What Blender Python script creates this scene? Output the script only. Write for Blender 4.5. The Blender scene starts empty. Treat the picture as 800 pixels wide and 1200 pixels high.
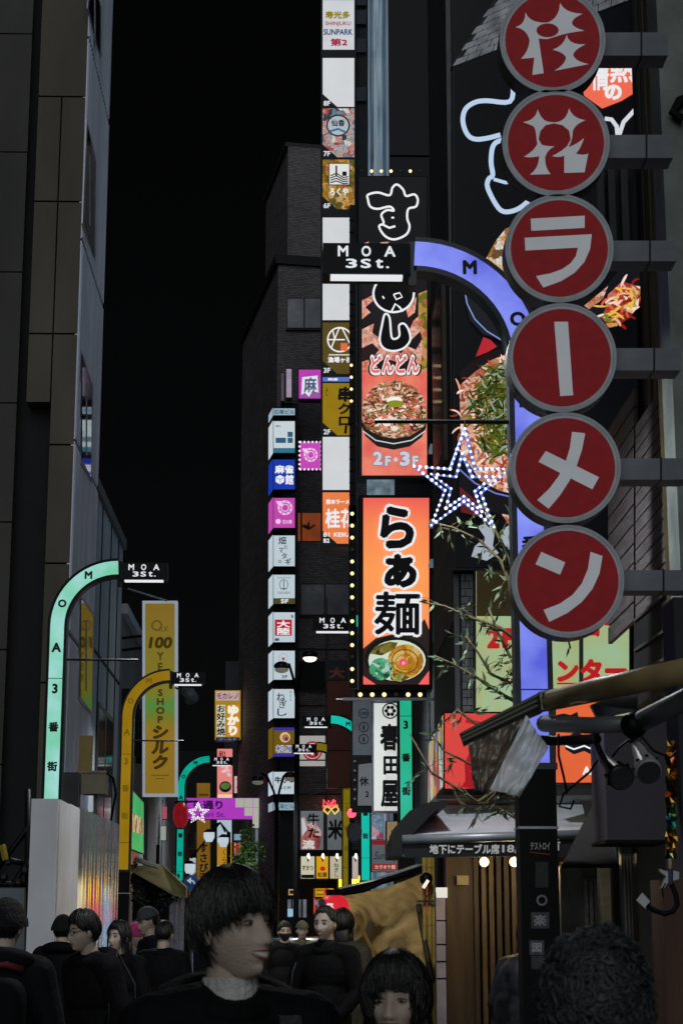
import bpy, bmesh, math, random
from mathutils import Vector, Matrix, noise
random.seed(7)
R = math.radians
SC = bpy.context.scene
COL = SC.collection
# ---------------------------------------------------------------- camera, sky, sun, exposure
F = 2129.0; PITCH = R(12.96); YAW = R(1.345); EYE = Vector((0, 0, 1.6))
cd = bpy.data.cameras.new('camera'); cam = bpy.data.objects.new('camera', cd); COL.objects.link(cam)
cd.sensor_fit = 'VERTICAL'; cd.sensor_height = 36; cd.sensor_width = 24; cd.lens = F / 1200 * 36
cd.clip_start = .05; cd.clip_end = 2000
cd.dof.use_dof = True; cd.dof.focus_distance = 21; cd.dof.aperture_fstop = 12.0
cam.location = EYE; cam.rotation_euler = (R(90) + PITCH, 0, -YAW)
SC.camera = cam
SUN_EL, SUN_AZ = R(25), R(183)           # dim night fill: moonlight and city glow from behind the camera
w = bpy.data.worlds.new('World'); SC.world = w; w.use_nodes = True
nt = w.node_tree; bg = nt.nodes['Background']
sk = nt.nodes.new('ShaderNodeTexSky'); sk.sky_type = 'NISHITA'; sk.sun_disc = False
sk.sun_elevation = SUN_EL; sk.sun_rotation = SUN_AZ
hs = nt.nodes.new('ShaderNodeHueSaturation'); hs.inputs['Saturation'].default_value = .35
nt.links.new(sk.outputs[0], hs.inputs['Color']); nt.links.new(hs.outputs[0], bg.inputs[0]); bg.inputs[1].default_value = .00035
sl = bpy.data.lights.new('sun', 'SUN'); sl.energy = .74; sl.angle = R(60); sl.color = (.93, .97, 1)
so = bpy.data.objects.new('sun', sl); COL.objects.link(so)
so.rotation_euler = (R(90) - SUN_EL, 0, R(180) - SUN_AZ)
SC.view_settings.view_transform = 'Standard'; SC.view_settings.look = 'None'
SC.view_settings.exposure = 0; SC.view_settings.gamma = 1
# ---------------------------------------------------------------- projection helpers
cY, sY, cP, sP = math.cos(YAW), math.sin(YAW), math.cos(PITCH), math.sin(PITCH)
FW = Vector((sY*cP, cY*cP, sP)); RT = Vector((cY, -sY, 0)); UP = Vector((-sY*sP, -cY*sP, cP))
def ray(px, py): return FW + RT*((px-400)/F) + UP*((600-py)/F)
class Plane:
    """a real plane in the street; layers step towards the camera"""
    def __init__(s, p0, n, step=.006):
        s.p0 = Vector(p0); s.n = Vector(n).normalized(); s.step = step
    def __call__(s, px, py, k=0):
        d = ray(px, py); q = s.p0 + s.n*(s.step*k)
        return EYE + d*((q-EYE).dot(s.n)/d.dot(s.n))
def PY(Y, step=None): return Plane((0, Y, 0), (0, -1, 0), step or (.004 if Y < 20 else .008))
def PX(X, right=True, step=.006): return Plane((X, 0, 0), (1 if right else -1, 0, 0), step)
def P(px, py, Y): return PY(Y)(px, py)
# ---------------------------------------------------------------- materials
def lin(h):
    if isinstance(h, (tuple, list)): return tuple(h[:3])
    h = h.lstrip('#'); c = [int(h[i:i+2], 16)/255 for i in (0, 2, 4)]
    return tuple(x/12.92 if x <= .04045 else ((x+.055)/1.055)**2.4 for x in c)
_mc = {}
def _mat(key):
    m = bpy.data.materials.new(key); m.use_nodes = True
    return m, m.node_tree, m.node_tree.nodes['Principled BSDF']
def em(h, s=1.0, var=.12, scale=2.0, light=True):
    """back-lit sign plastic, tube or bulb, or glow put into an unlit part"""
    k = ('em', h, s, var, scale, light)
    if k in _mc: return _mc[k]
    m, t, b = _mat('lit_' + str(len(_mc))); c = lin(h)
    b.inputs['Base Color'].default_value = tuple(x*.25 for x in c) + (1,); b.inputs['Roughness'].default_value = .4; b.inputs['Specular IOR Level'].default_value = .12
    b.inputs['Emission Strength'].default_value = s
    if var:
        tc = t.nodes.new('ShaderNodeTexCoord'); n = t.nodes.new('ShaderNodeTexNoise'); n.inputs['Scale'].default_value = scale
        n.inputs['Detail'].default_value = 3
        mr = t.nodes.new('ShaderNodeMapRange'); mr.inputs[1].default_value = .3; mr.inputs[2].default_value = .7
        mr.inputs[3].default_value = 1-var; mr.inputs[4].default_value = 1+var*.6
        mx = t.nodes.new('ShaderNodeVectorMath'); mx.operation = 'SCALE'; mx.inputs[0].default_value = c
        t.links.new(tc.outputs['Object'], n.inputs['Vector']); t.links.new(n.outputs[0], mr.inputs[0]); t.links.new(mr.outputs[0], mx.inputs['Scale'])
        t.links.new(mx.outputs[0], b.inputs['Emission Color'])
    else: b.inputs['Emission Color'].default_value = c + (1,)
    if not light: m.cycles.emission_sampling = 'NONE'
    _mc[k] = m; return m
def ink(h, s=1.0): return em(h, s, 0, 1, False)
def mat(h, rough=.6, metal=0, var=.25, scale=4, bump=0, bscale=40, stretch=(1, 1, 1), spec=.4, h2=None):
    k = ('m', h, rough, metal, var, scale, bump, bscale, stretch, spec, h2)
    if k in _mc: return _mc[k]
    m, t, b = _mat('surface_' + str(len(_mc))); c = lin(h)
    b.inputs['Roughness'].default_value = rough; b.inputs['Metallic'].default_value = metal; b.inputs['Specular IOR Level'].default_value = spec
    tc = t.nodes.new('ShaderNodeTexCoord'); mp = t.nodes.new('ShaderNodeMapping'); mp.inputs['Scale'].default_value = stretch
    t.links.new(tc.outputs['Object'], mp.inputs['Vector'])
    n = t.nodes.new('ShaderNodeTexNoise'); n.inputs['Scale'].default_value = scale; n.inputs['Detail'].default_value = 6
    t.links.new(mp.outputs[0], n.inputs['Vector'])
    r = t.nodes.new('ShaderNodeValToRGB'); e = r.color_ramp.elements
    e[0].position = .3; e[1].position = .7
    c2 = lin(h2) if h2 else c
    e[0].color = tuple(x*(1-var) for x in c2) + (1,); e[1].color = tuple(min(1, x*(1+var)) for x in c) + (1,)
    t.links.new(n.outputs[0], r.inputs[0]); t.links.new(r.outputs[0], b.inputs['Base Color'])
    mr = t.nodes.new('ShaderNodeMapRange'); mr.inputs[3].default_value = max(0, rough-.12); mr.inputs[4].default_value = min(1, rough+.12)
    t.links.new(n.outputs[0], mr.inputs[0]); t.links.new(mr.outputs[0], b.inputs['Roughness'])
    if bump:
        n2 = t.nodes.new('ShaderNodeTexNoise'); n2.inputs['Scale'].default_value = bscale; n2.inputs['Detail'].default_value = 5
        t.links.new(mp.outputs[0], n2.inputs['Vector'])
        bp = t.nodes.new('ShaderNodeBump'); bp.inputs['Strength'].default_value = bump; bp.inputs['Distance'].default_value = .02
        t.links.new(n2.outputs[0], bp.inputs['Height']); t.links.new(bp.outputs[0], b.inputs['Normal'])
    _mc[k] = m; return m
def glass(h='0a0e12', rough=.08):
    k = ('g', h, rough)
    if k in _mc: return _mc[k]
    m, t, b = _mat('window_glass_' + str(len(_mc))); b.inputs['Base Color'].default_value = lin(h) + (1,)
    b.inputs['Roughness'].default_value = rough; b.inputs['Specular IOR Level'].default_value = .9
    _mc[k] = m; return m
def brick_mat(h1, h2, hm, scale=6, bw=.5, bh=.25, rot=(R(90), 0, 0)):
    k = ('b', h1, h2, hm, scale, bw, bh, rot)
    if k in _mc: return _mc[k]
    m, t, b = _mat('brick_' + str(len(_mc))); b.inputs['Roughness'].default_value = .8
    tc = t.nodes.new('ShaderNodeTexCoord'); mp = t.nodes.new('ShaderNodeMapping'); mp.inputs['Rotation'].default_value = rot
    br = t.nodes.new('ShaderNodeTexBrick'); br.inputs['Color1'].default_value = lin(h1)+(1,); br.inputs['Color2'].default_value = lin(h2)+(1,)
    br.inputs['Mortar'].default_value = lin(hm)+(1,); br.inputs['Scale'].default_value = scale; br.inputs['Mortar Size'].default_value = .03
    br.inputs['Brick Width'].default_value = bw; br.inputs['Row Height'].default_value = bh
    t.links.new(tc.outputs['Object'], mp.inputs[0]); t.links.new(mp.outputs[0], br.inputs['Vector'])
    n = t.nodes.new('ShaderNodeTexNoise'); n.inputs['Scale'].default_value = .7; n.inputs['Detail'].default_value = 5
    t.links.new(tc.outputs['Object'], n.inputs['Vector'])
    mx = t.nodes.new('ShaderNodeMix'); mx.data_type = 'RGBA'; mx.blend_type = 'MULTIPLY'; mx.inputs[0].default_value = .45
    t.links.new(br.outputs[0], mx.inputs[6]); t.links.new(n.outputs[0], mx.inputs[7]); t.links.new(mx.outputs[2], b.inputs['Base Color'])
    bp = t.nodes.new('ShaderNodeBump'); bp.inputs['Strength'].default_value = .4; bp.inputs['Distance'].default_value = .02; bp.invert = True
    t.links.new(br.outputs[1], bp.inputs['Height']); t.links.new(bp.outputs[0], b.inputs['Normal'])
    _mc[k] = m; return m
def food(pal, scale=9, s=.9, stretch=(1, 1, 1), light=False, dist=.6):
    """printed picture of food: patchy colours on a back-lit sheet"""
    k = ('f', tuple(pal), scale, s, stretch, dist)
    if k in _mc: return _mc[k]
    m, t, b = _mat('food_print_' + str(len(_mc)))
    tc = t.nodes.new('ShaderNodeTexCoord'); mp = t.nodes.new('ShaderNodeMapping'); mp.inputs['Scale'].default_value = stretch
    n = t.nodes.new('ShaderNodeTexNoise'); n.inputs['Scale'].default_value = scale*.6; n.inputs['Detail'].default_value = 2
    ad = t.nodes.new('ShaderNodeVectorMath'); ad.operation = 'MULTIPLY_ADD'; ad.inputs[1].default_value = (dist/scale*3,)*3
    v = t.nodes.new('ShaderNodeTexVoronoi'); v.inputs['Scale'].default_value = scale
    t.links.new(tc.outputs['Object'], mp.inputs[0]); t.links.new(mp.outputs[0], n.inputs['Vector'])
    t.links.new(n.outputs['Color'], ad.inputs[0]); t.links.new(mp.outputs[0], ad.inputs[2]); t.links.new(ad.outputs[0], v.inputs['Vector'])
    sp = t.nodes.new('ShaderNodeSeparateColor'); t.links.new(v.outputs['Color'], sp.inputs[0])
    r = t.nodes.new('ShaderNodeValToRGB'); cr = r.color_ramp; cr.interpolation = 'CONSTANT'
    while len(cr.elements) < len(pal): cr.elements.new(.5)
    for i, h in enumerate(pal): cr.elements[i].position = i/len(pal); cr.elements[i].color = lin(h)+(1,)
    t.links.new(sp.outputs[0], r.inputs[0])
    n2 = t.nodes.new('ShaderNodeTexNoise'); n2.inputs['Scale'].default_value = scale*5; n2.inputs['Detail'].default_value = 3
    t.links.new(mp.outputs[0], n2.inputs['Vector'])
    mr = t.nodes.new('ShaderNodeMapRange'); mr.inputs[1].default_value = .3; mr.inputs[2].default_value = .7; mr.inputs[3].default_value = .45; mr.inputs[4].default_value = 1.25
    t.links.new(n2.outputs[0], mr.inputs[0])
    mx = t.nodes.new('ShaderNodeVectorMath'); mx.operation = 'SCALE'
    t.links.new(r.outputs[0], mx.inputs[0]); t.links.new(mr.outputs[0], mx.inputs['Scale'])
    t.links.new(mx.outputs[0], b.inputs['Emission Color']); b.inputs['Emission Strength'].default_value = s
    b.inputs['Base Color'].default_value = (.05, .05, .05, 1); b.inputs['Specular IOR Level'].default_value = .12
    if not light: m.cycles.emission_sampling = 'NONE'
    _mc[k] = m; return m
BLK = mat('0b0c0e', .5, 0, .3, 6, spec=.12); BLKM = mat('121417', .45, .3, .3, 8, spec=.15); GRY = mat('3c4046', .5, .3, .3, 5, .1)
STEEL = mat('8b9097', .35, .8, .2, 6); DARKW = mat('2a2e34', .7, 0, .35, 2, .2, 30); WHT = mat('c9ccd0', .5, 0, .12, 3)
INK = ink('0a0a0c'); WHITE = ink('e6e8ec')
# ---------------------------------------------------------------- mesh builder
class MB:
    def __init__(s): s.v = []; s.f = []; s.m = []
    def add(s, vs, fs, mi=0):
        o = len(s.v); s.v += [Vector(q) for q in vs]; s.f += [tuple(i+o for i in f) for f in fs]; s.m += [mi]*len(fs); return s
    def box(s, x0, x1, y0, y1, z0, z1, mi=0):
        return s.add([(x, y, z) for x in (x0, x1) for y in (y0, y1) for z in (z0, z1)],
            [(0, 1, 3, 2), (4, 6, 7, 5), (0, 4, 5, 1), (2, 3, 7, 6), (0, 2, 6, 4), (1, 5, 7, 3)], mi)
    def prism(s, pts, off, mi=0):
        n = len(pts); off = Vector(off); a = [Vector(q) for q in pts]
        return s.add(a + [q+off for q in a], [tuple(range(n)), tuple(range(2*n-1, n-1, -1))] + [(i, i+n, (i+1) % n+n, (i+1) % n) for i in range(n)], mi)
    def poly(s, pts, mi=0): return s.add(pts, [tuple(range(len(pts)))], mi)
    def tube(s, pts, r, n=6, mi=0, cap=True):
        pts = [Vector(q) for q in pts]; k = len(pts); rs = r if isinstance(r, (list, tuple)) else [r]*k
        vs = []; fs = []; prev = None
        for i, q in enumerate(pts):
            d = (pts[min(i+1, k-1)]-pts[max(i-1, 0)])
            d = d.normalized() if d.length > 1e-9 else Vector((0, 0, 1))
            if prev is None: a = d.orthogonal().normalized()
            else:
                a = prev - d*prev.dot(d); a = a.normalized() if a.length > 1e-6 else d.orthogonal().normalized()
            prev = a; b = d.cross(a)
            vs += [q + (a*math.cos(2*math.pi*j/n) + b*math.sin(2*math.pi*j/n))*rs[i] for j in range(n)]
        for i in range(k-1):
            fs += [(i*n+j, i*n+(j+1) % n, (i+1)*n+(j+1) % n, (i+1)*n+j) for j in range(n)]
        if cap: fs += [tuple(range(n-1, -1, -1)), tuple((k-1)*n+j for j in range(n))]
        return s.add(vs, fs, mi)
    def ball(s, c, r, n=10, m=7, mi=0, sc=(1, 1, 1), rot=None, pw=1):
        c = Vector(c); vs = []; fs = []
        for i in range(m+1):
            t = math.pi*i/m
            for j in range(n):
                u = [math.sin(t)*math.cos(2*math.pi*j/n), math.sin(t)*math.sin(2*math.pi*j/n), math.cos(t)]
                if pw != 1: u = [math.copysign(abs(a)**pw, a) for a in u]
                q = Vector((u[0]*r*sc[0], u[1]*r*sc[1], u[2]*r*sc[2]))
                vs.append(c + (rot @ q if rot else q))
        for i in range(m): fs += [(i*n+j, (i+1)*n+j, (i+1)*n+(j+1) % n, i*n+(j+1) % n) for j in range(n)]
        return s.add(vs, fs, mi)
    def build(s, name, mats, parent=None, smooth=False, fix=True, weld=False):
        org = origin(parent); me = bpy.data.meshes.new(name)
        me.from_pydata([tuple(q-org) for q in s.v], [], s.f)
        for m in (mats if isinstance(mats, (list, tuple)) else [mats]): me.materials.append(m)
        me.polygons.foreach_set('material_index', s.m)
        if fix or weld:
            b = bmesh.new(); b.from_mesh(me)
            if weld: bmesh.ops.remove_doubles(b, verts=b.verts, dist=1e-5)
            if fix: bmesh.ops.recalc_face_normals(b, faces=b.faces)
            b.to_mesh(me); b.free()
        if smooth: me.polygons.foreach_set('use_smooth', [True]*len(me.polygons))
        o = bpy.data.objects.new(name, me); COL.objects.link(o)
        if parent: o.parent = parent
        return o
def origin(o):
    p = Vector((0, 0, 0))
    while o: p = p + o.location; o = o.parent
    return p
def tag(o, label, cat, group=None):
    o['label'] = label; o['category'] = cat
    if group: o['group'] = group
    return o
def thing(name, label, cat, loc, group=None):
    o = bpy.data.objects.new(name, None); o.empty_display_size = .2; COL.objects.link(o); o.location = loc
    return tag(o, label, cat, group)
def structure(o): o['kind'] = 'structure'; return o
def stuff(o): o['kind'] = 'stuff'; return o
def inst(src, parent, pos):
    o = src.copy(); COL.objects.link(o); o.parent = parent; o.location = Vector(pos) - origin(parent); return o
# ---------------------------------------------------------------- lettering
_gc = {}
WS = bpy.data.scenes.new('workshop')        # small separate scene: evaluating one object there stays fast
def evaluated(o):
    WS.collection.objects.link(o); WS.view_layers[0].update()
    return o.evaluated_get(WS.view_layers[0].depsgraph)
def glyph(s, off):
    """outline of a text as flat faces; bold strokes are the same faces laid over each other, each a hair in front"""
    k = (s, off)
    if k not in _gc:
        if (s, 0) not in _gc:
            c = bpy.data.curves.new('lettering', 'FONT'); c.body = s; c.resolution_u = 3; c.dimensions = '2D'; c.fill_mode = 'FRONT'
            o = bpy.data.objects.new('lettering', c); e = evaluated(o); m = e.to_mesh()
            _gc[(s, 0)] = ([(v.co.x, v.co.y, 0) for v in m.vertices], [tuple(p.vertices) for p in m.polygons])
            e.to_mesh_clear(); bpy.data.objects.remove(o); bpy.data.curves.remove(c)
        v0, f0 = _gc[(s, 0)]
        if off > 0:
            n = 4 if off < .025 else (6 if off < .06 else 10); vs = []; fs = []
            for i in range(n):
                a = 2*math.pi*i/n+.4; o = len(vs)
                vs += [(x+off*math.cos(a), y+off*math.sin(a), i*.02) for x, y, _ in v0]; fs += [tuple(q+o for q in f) for f in f0]
            if off > .07:
                o = len(vs); vs += [(x, y, n*.02) for x, y, _ in v0]; fs += [tuple(q+o for q in f) for f in f0]
            _gc[k] = (vs, fs)
    return _gc[k]
def put_text(mb, s, pl, rc, k, off=.02, mode='h', skew=0, mi=0, jit=0):
    x0, y0, x1, y1 = rc
    if mode == 'h':
        v, f = glyph(s, off)
        if not v: return
        a, b = min(q[0] for q in v), max(q[0] for q in v); c, d = min(q[1] for q in v), max(q[1] for q in v)
        mb.add([pl(x0+(q[0]-a)/(b-a)*(x1-x0) + skew*(q[1]-c)/(d-c), y1-(q[1]-c)/max(d-c, 1e-6)*(y1-y0), k+q[2]) for q in v], f, mi)
    else:
        n = len(s); h = (y1-y0)/n
        for i, ch in enumerate(s):
            v, f = glyph(ch, off)
            if not v: continue
            jx = random.uniform(-jit, jit)*(x1-x0)
            if ch.isascii():
                a, b = min(q[0] for q in v), max(q[0] for q in v); sh = .5-(a+b)/2
            else: sh = 0
            def tr(q):
                gx, gy = q[0]+sh, q[1]+.12
                if ch in 'ー－': gx, gy = gy, gx
                return pl(x0+jx+gx*(x1-x0)+skew*gy, y0+h*i+(1-gy)*h, k+q[2])
            mb.add([tr(q) for q in v], f, mi)
def ell(cx, cy, rx, ry, n=28, a0=0, a1=360): return [(cx+rx*math.cos(R(a0+(a1-a0)*i/n)), cy-ry*math.sin(R(a0+(a1-a0)*i/n))) for i in range(n + (0 if a1-a0 == 360 else 1))]
def quad_path(pts, n=5):
    """points with a third item are control points of quadratic arcs"""
    out = []; N = len(pts); i = 0
    while i < N:
        p = pts[i]; q = pts[(i+1) % N]
        if len(q) == 3:
            r = pts[(i+2) % N]
            out += [((1-t)**2*p[0]+2*t*(1-t)*q[0]+t*t*r[0], (1-t)**2*p[1]+2*t*(1-t)*q[1]+t*t*r[1]) for t in [j/n for j in range(n)]]
            i += 2
        else: out.append((p[0], p[1])); i += 1
    return out
def rect_pts(rc): x0, y0, x1, y1 = rc; return [(x0, y0), (x1, y0), (x1, y1), (x0, y1)]
def spline(pts, close=False, n=4):
    N = len(pts); out = []
    for i in range(N if close else N-1):
        p0, p1, p2, p3 = (pts[(i+d) % N] if close else pts[min(max(i+d, 0), N-1)] for d in (-1, 0, 1, 2))
        for j in range(n):
            t = j/n; out.append(tuple(.5*(2*p1[c]+(p2[c]-p0[c])*t+(2*p0[c]-5*p1[c]+4*p2[c]-p3[c])*t*t+(3*p1[c]-p0[c]-3*p2[c]+p3[c])*t**3) for c in (0, 1)))
    return out if close else out+[tuple(pts[-1][:2])]
class Sign:
    def __init__(s, name, label, cat, rc, pl, depth=.2, face=None, frame=None, group=None, inset=1.2, parent=None, pts=None, root=None, casing='casing'):
        s.pl = pl; s.k = 1; pts = pts or rect_pts(rc)
        cx = sum(p[0] for p in pts)/len(pts); by = max(p[1] for p in pts)
        s.t = parent or thing(name, label, cat, pl(cx, by), group); s.n = pl.n
        if depth: s.case = MB().prism([pl(*p) for p in pts], -pl.n*depth).build(casing, frame or BLKM, s.t)
        if face:
            cy = sum(p[1] for p in pts)/len(pts)
            if inset:
                W = max(p[0] for p in pts)-min(p[0] for p in pts); H = by-min(p[1] for p in pts)
                pts = [(cx+(p[0]-cx)*(1-2*inset/W), cy+(p[1]-cy)*(1-2*inset/H)) for p in pts]
            s.panel = s.poly(pts, face, 'panel', 1)
    def poly(s, pts, m, name='emblem', k=None, parent=None):
        k = s.bump(k)
        return MB().prism([s.pl(p[0], p[1], k) for p in pts], -s.n*(s.pl.step*.6)).build(name, m, parent or s.t)
    def polys(s, lst, m, name='emblem', k=None):
        k = s.bump(k); b = MB()
        for pts in lst: b.prism([s.pl(p[0], p[1], k) for p in pts], -s.n*(s.pl.step*.6))
        return b.build(name, m, s.t)
    def ell(s, cx, cy, rx, ry, m, name='emblem', k=None, **kw): return s.poly(ell(cx, cy, rx, ry, **kw), m, name, k)
    def ring(s, cx, cy, rx, ry, wd, m, name='emblem', n=28):
        k = s.bump(None); b = MB(); o = ell(cx, cy, rx, ry, n); i = ell(cx, cy, rx-wd, ry-wd, n)
        for j in range(n): b.poly([s.pl(*o[j], k), s.pl(*o[(j+1) % n], k), s.pl(*i[(j+1) % n], k), s.pl(*i[j], k)])
        return b.build(name, m, s.t)
    def line(s, pts, wd, m, name='emblem', close=False):
        """a drawn stroke of even width"""
        if name == 'lettering' and len(pts) > 6: pts = spline(pts, close)
        k = s.bump(None); b = MB(); q = [Vector(p) for p in pts]; n = len(q)
        L = []; Rr = []
        for i in range(n):
            a = q[(i-1) % n] if close else q[max(i-1, 0)]; c = q[(i+1) % n] if close else q[min(i+1, n-1)]
            d = (c-a); d = d.normalized() if d.length else Vector((1, 0)); nn = Vector((-d.y, d.x))*wd/2
            L.append(q[i]+nn); Rr.append(q[i]-nn)
        for i in range(n if close else n-1):
            j = (i+1) % n; b.poly([s.pl(*L[i], k), s.pl(*L[j], k), s.pl(*Rr[j], k), s.pl(*Rr[i], k)])
        return b.build(name, m, s.t)
    def strands(s, inside, cols, n, L, wd, name='food'):
        """short curved strips strewn over a picture area"""
        k = s.bump(None); x0, x1 = min(p[0] for p in inside), max(p[0] for p in inside); y0, y1 = min(p[1] for p in inside), max(p[1] for p in inside)
        bs = [MB() for _ in cols]; i = 0; rr = random.Random(n+int(x0))
        while i < n:
            x, y = rr.uniform(x0, x1), rr.uniform(y0, y1); c = False; N = len(inside)
            for j in range(N):
                a, b2 = inside[j], inside[(j+1) % N]
                if (a[1] > y) != (b2[1] > y) and x < (b2[0]-a[0])*(y-a[1])/(b2[1]-a[1])+a[0]: c = not c
            if not c: i += .2; continue
            i += 1; an = rr.uniform(0, 6.28); cu = rr.uniform(-1.5, 1.5); p = Vector((x, y)); le, ri = [], []; ll = L*rr.uniform(.6, 1.3); ww = wd*rr.uniform(.6, 1.2); kk = k+.01*int(i) % 1.0
            for t in range(5):
                d = Vector((math.cos(an+cu*t/4), math.sin(an+cu*t/4))); q2 = Vector((-d.y, d.x))*ww/2*(1 if 0 < t < 4 else .4); le.append(p+q2); ri.append(p-q2); p = p+d*ll/4
            bq = rr.choice(bs)
            for t in range(4): bq.poly([s.pl(*le[t], kk), s.pl(*le[t+1], kk), s.pl(*ri[t+1], kk), s.pl(*ri[t], kk)])
        for bq, c in zip(bs, cols):
            if bq.v: stuff(bq.build(name, ink(c), s.t, fix=False))
        s.k += 1
    def bump(s, k):
        if k is None: s.k += 1; return s.k
        s.k = max(s.k, k); return k
    def txt(s, tx, rc, m, off=.02, mode='h', name='lettering', skew=0, jit=0):
        k = s.bump(None); b = MB(); put_text(b, tx, s.pl, rc, k, off, mode, skew, 0, jit)
        if b.v: return b.build(name, m, s.t, fix=False)
    def txts(s, lst, m, off=.02, name='lettering'):
        k = s.bump(None); b = MB()
        for tx, rc, mode in lst: put_text(b, tx, s.pl, rc, k, off, mode)
        return b.build(name, m, s.t, fix=False)
_bulb = {}
def bulb(parent, pos, r, m, name='bulb'):
    k = (r, m.name, name)
    if k not in _bulb:
        o = MB().ball(origin(parent), r, 8, 6).build(name, m, parent, True); o.location = Vector(pos)-origin(parent); _bulb[k] = o; return o
    return inst(_bulb[k], parent, pos)
# ================================================================ ground
ROAD = mat('2b2c2e', .45, 0, .35, 3, .4, 60); PAVE = mat('4a4a48', .6, 0, .3, 2, .3, 30)
structure(MB().box(-60, 60, -20, 400, -.3, 0).build('ground', mat('242424', .8)))
structure(MB().box(-2.7, 1.6, -20, 130, 0, .012).build('road', ROAD))
structure(MB().box(-3.72, -2.7, -20, 130, 0, .12).build('pavement', PAVE))
structure(MB().box(1.6, 2.6, -20, 130, 0, .12).build('pavement', PAVE))
# ================================================================ tall building with beige panels (and its metal-clad street side)
A = thing('panelled_building', 'tall beige panel-clad building with a bluish metal side, behind the white hoarding', 'building', (-6, 28.6, 0))
PAN = mat('58544a', .7, 0, .35, 1.1, .25, 60, (1, 1, .35)); PANG = mat('464743', .75, 0, .35, .8, .25, 60, (1, 1, .4)); JOINT = mat('17181a', .8)
MB().box(-16, -3.64, 28.35, 31.35, 0, 26).build('wall', JOINT, A)
pa = PY(28.0)
def pan(rc, Y, m, th=.3, par=A, gap=.5):
    p = PY(Y); x0, y0, x1, y1 = rc
    a = p(x0, (y0+y1)/2); c = p(x1, (y0+y1)/2); t = p((x0+x1)/2, y0+gap); b_ = p((x0+x1)/2, y1-gap)
    return MB().box(a.x+.007, c.x-.007, Y, Y+th, b_.z, t.z).build('panel', m, par)
xr = -3.6; xm = P(62, 400, 28).x; xl = P(34, 400, 28).x
ys = [-120, 113, 236, 391, 521, 660, 800, 940, 1090, 1200]
def zz(py, Y=28.0): return max(0, P(60, py, Y).z)
for i in range(len(ys)-1):
    z1, z0 = zz(ys[i]), zz(ys[i+1])
    if ys[i] < 470 and i != 0:
        MB().box(xm+.012, xr, 28.0, 28.33, z0+.015, z1-.015).build('panel', PAN, A)
        zb = max(z0, zz(472)); MB().box(xl, xm-.012, 28.0, 28.33, zb+.015, z1-.015).build('panel', PAN, A)
    elif i == 0:
        MB().box(xl, xr, 28.0, 28.33, z0+.015, zz(-20)-.015).build('panel', PAN, A)
        MB().box(xl, xr, 28.0, 28.33, zz(-20)+.015, 26).build('panel', PAN, A)
    else: MB().box(xm+.012, xr, 28.0, 28.33, z0+.015, z1-.015).build('panel', PAN, A)
yl = [-260, -100, 36, 175, 316, 470, 610, 760, 895, 1050, 1200]
for i in range(len(yl)-1):
    z1, z0 = zz(yl[i]), zz(yl[i+1])
    for xa, xb in ((-16, -9.2), (-9.19, -6.6), (-6.585, xl-.17)):
        MB().box(xa, xb, 28.12, 28.34, z0+.012, z1-.012).build('panel', PANG, A)
# metal street side: bands between window strips
CLAD = mat('b4bcca', .35, .4, .25, 1.2, .15, 12, (1, 1, .15))
zs = [0, 3.2, 6.1, 9.2, 12.6, 16.2, 19.8, 26]
rib = MB()
for i, (z0, z1) in enumerate(zip(zs[:-1], zs[1:])):
    for k in range(5):
        y0 = 28.02+k*.66
        MB().box(-3.64, -3.58, y0, y0+.645, z0+.02, z1-.02).build('cladding_panel', CLAD, A)
    for k in range(21): rib.box(-3.58, -3.565, 28.08+k*.16, 28.11+k*.16, z0+.06, z1-.06)
stuff(rib.build('cladding_rib', CLAD, A))
pxl = PX(-3.56)
for q in ([(107, -40), (119, 8), (119, 64), (103, 10)], [(102, 140), (113, 188), (112, 302), (97, 262)], [(95.4, 410), (109.5, 452), (108, 564), (95.4, 542)], [(94, 696), (111, 719), (109, 838), (93, 820)]):
    fr = MB().prism([pxl(*p) for p in q], (-.02, 0, 0)).build('window', mat('99a0ab', .35, .7), A)
    c = Vector((sum(p[0] for p in q)/4, sum(p[1] for p in q)/4))
    MB().prism([pxl(c.x+(p[0]-c.x)*.8, c.y+(p[1]-c.y)*.93, 2) for p in q], (-.01, 0, 0)).build('pane', glass('0b0d10', .05), fr)
    MB().prism([pxl(c.x-.6+s, c.y-40-s*1.7, 3) for s in (0, 1.1)] + [pxl(c.x-.6+s, c.y+40+s*1.7, 3) for s in (1.1, 0)], (-.01, 0, 0)).build('mullion', mat('99a0ab', .35, .7), fr)
# lower building beyond and a small one after it
B = thing('low_building', 'lower pale plaster building adjoining the tall panelled one', 'building', (-5, 34, 0))
PL = mat('a4a8ae', .75, 0, .35, .8, .3, 20, (1, 1, .3)); PLD = mat('5c6064', .7, 0, .3, 1, .3, 20)
MB().box(-12, -3.62, 31.4, 36.6, 0, 9.2).build('wall', PL, B); MB().box(-12.1, -3.55, 31.38, 36.65, 9.2, 9.4).build('parapet', PLD, B)
for y in (32.6, 34.2, 35.6): MB().box(-3.62, -3.6, y, y+.03, 0, 9.2).build('joint', JOINT, B)
MB().box(-3.66, -3.6, 31.45, 36.55, 6.4, 6.45).build('joint', JOINT, B)
dv = MB().box(-3.63, -3.59, 32.7, 35.4, 2.5, 5.6).build('window', mat('474b4f', .5, .3), B)
MB().box(-3.62, -3.585, 32.8, 33.9, 2.6, 5.5).build('pane', glass('0c1110'), dv); MB().box(-3.62, -3.585, 34.1, 35.3, 2.6, 5.5).build('pane', glass('0c1110'), dv)
C_ = thing('small_building', 'small grey building with a pale eave behind the yellow shop sign', 'building', (-5, 38, 0))
MB().box(-12, -3.62, 36.7, 43, 0, 7.9).build('wall', PLD, C_); MB().box(-12, -3.5, 36.68, 43.1, 7.9, 8.1).build('eave', PL, C_)
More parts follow.
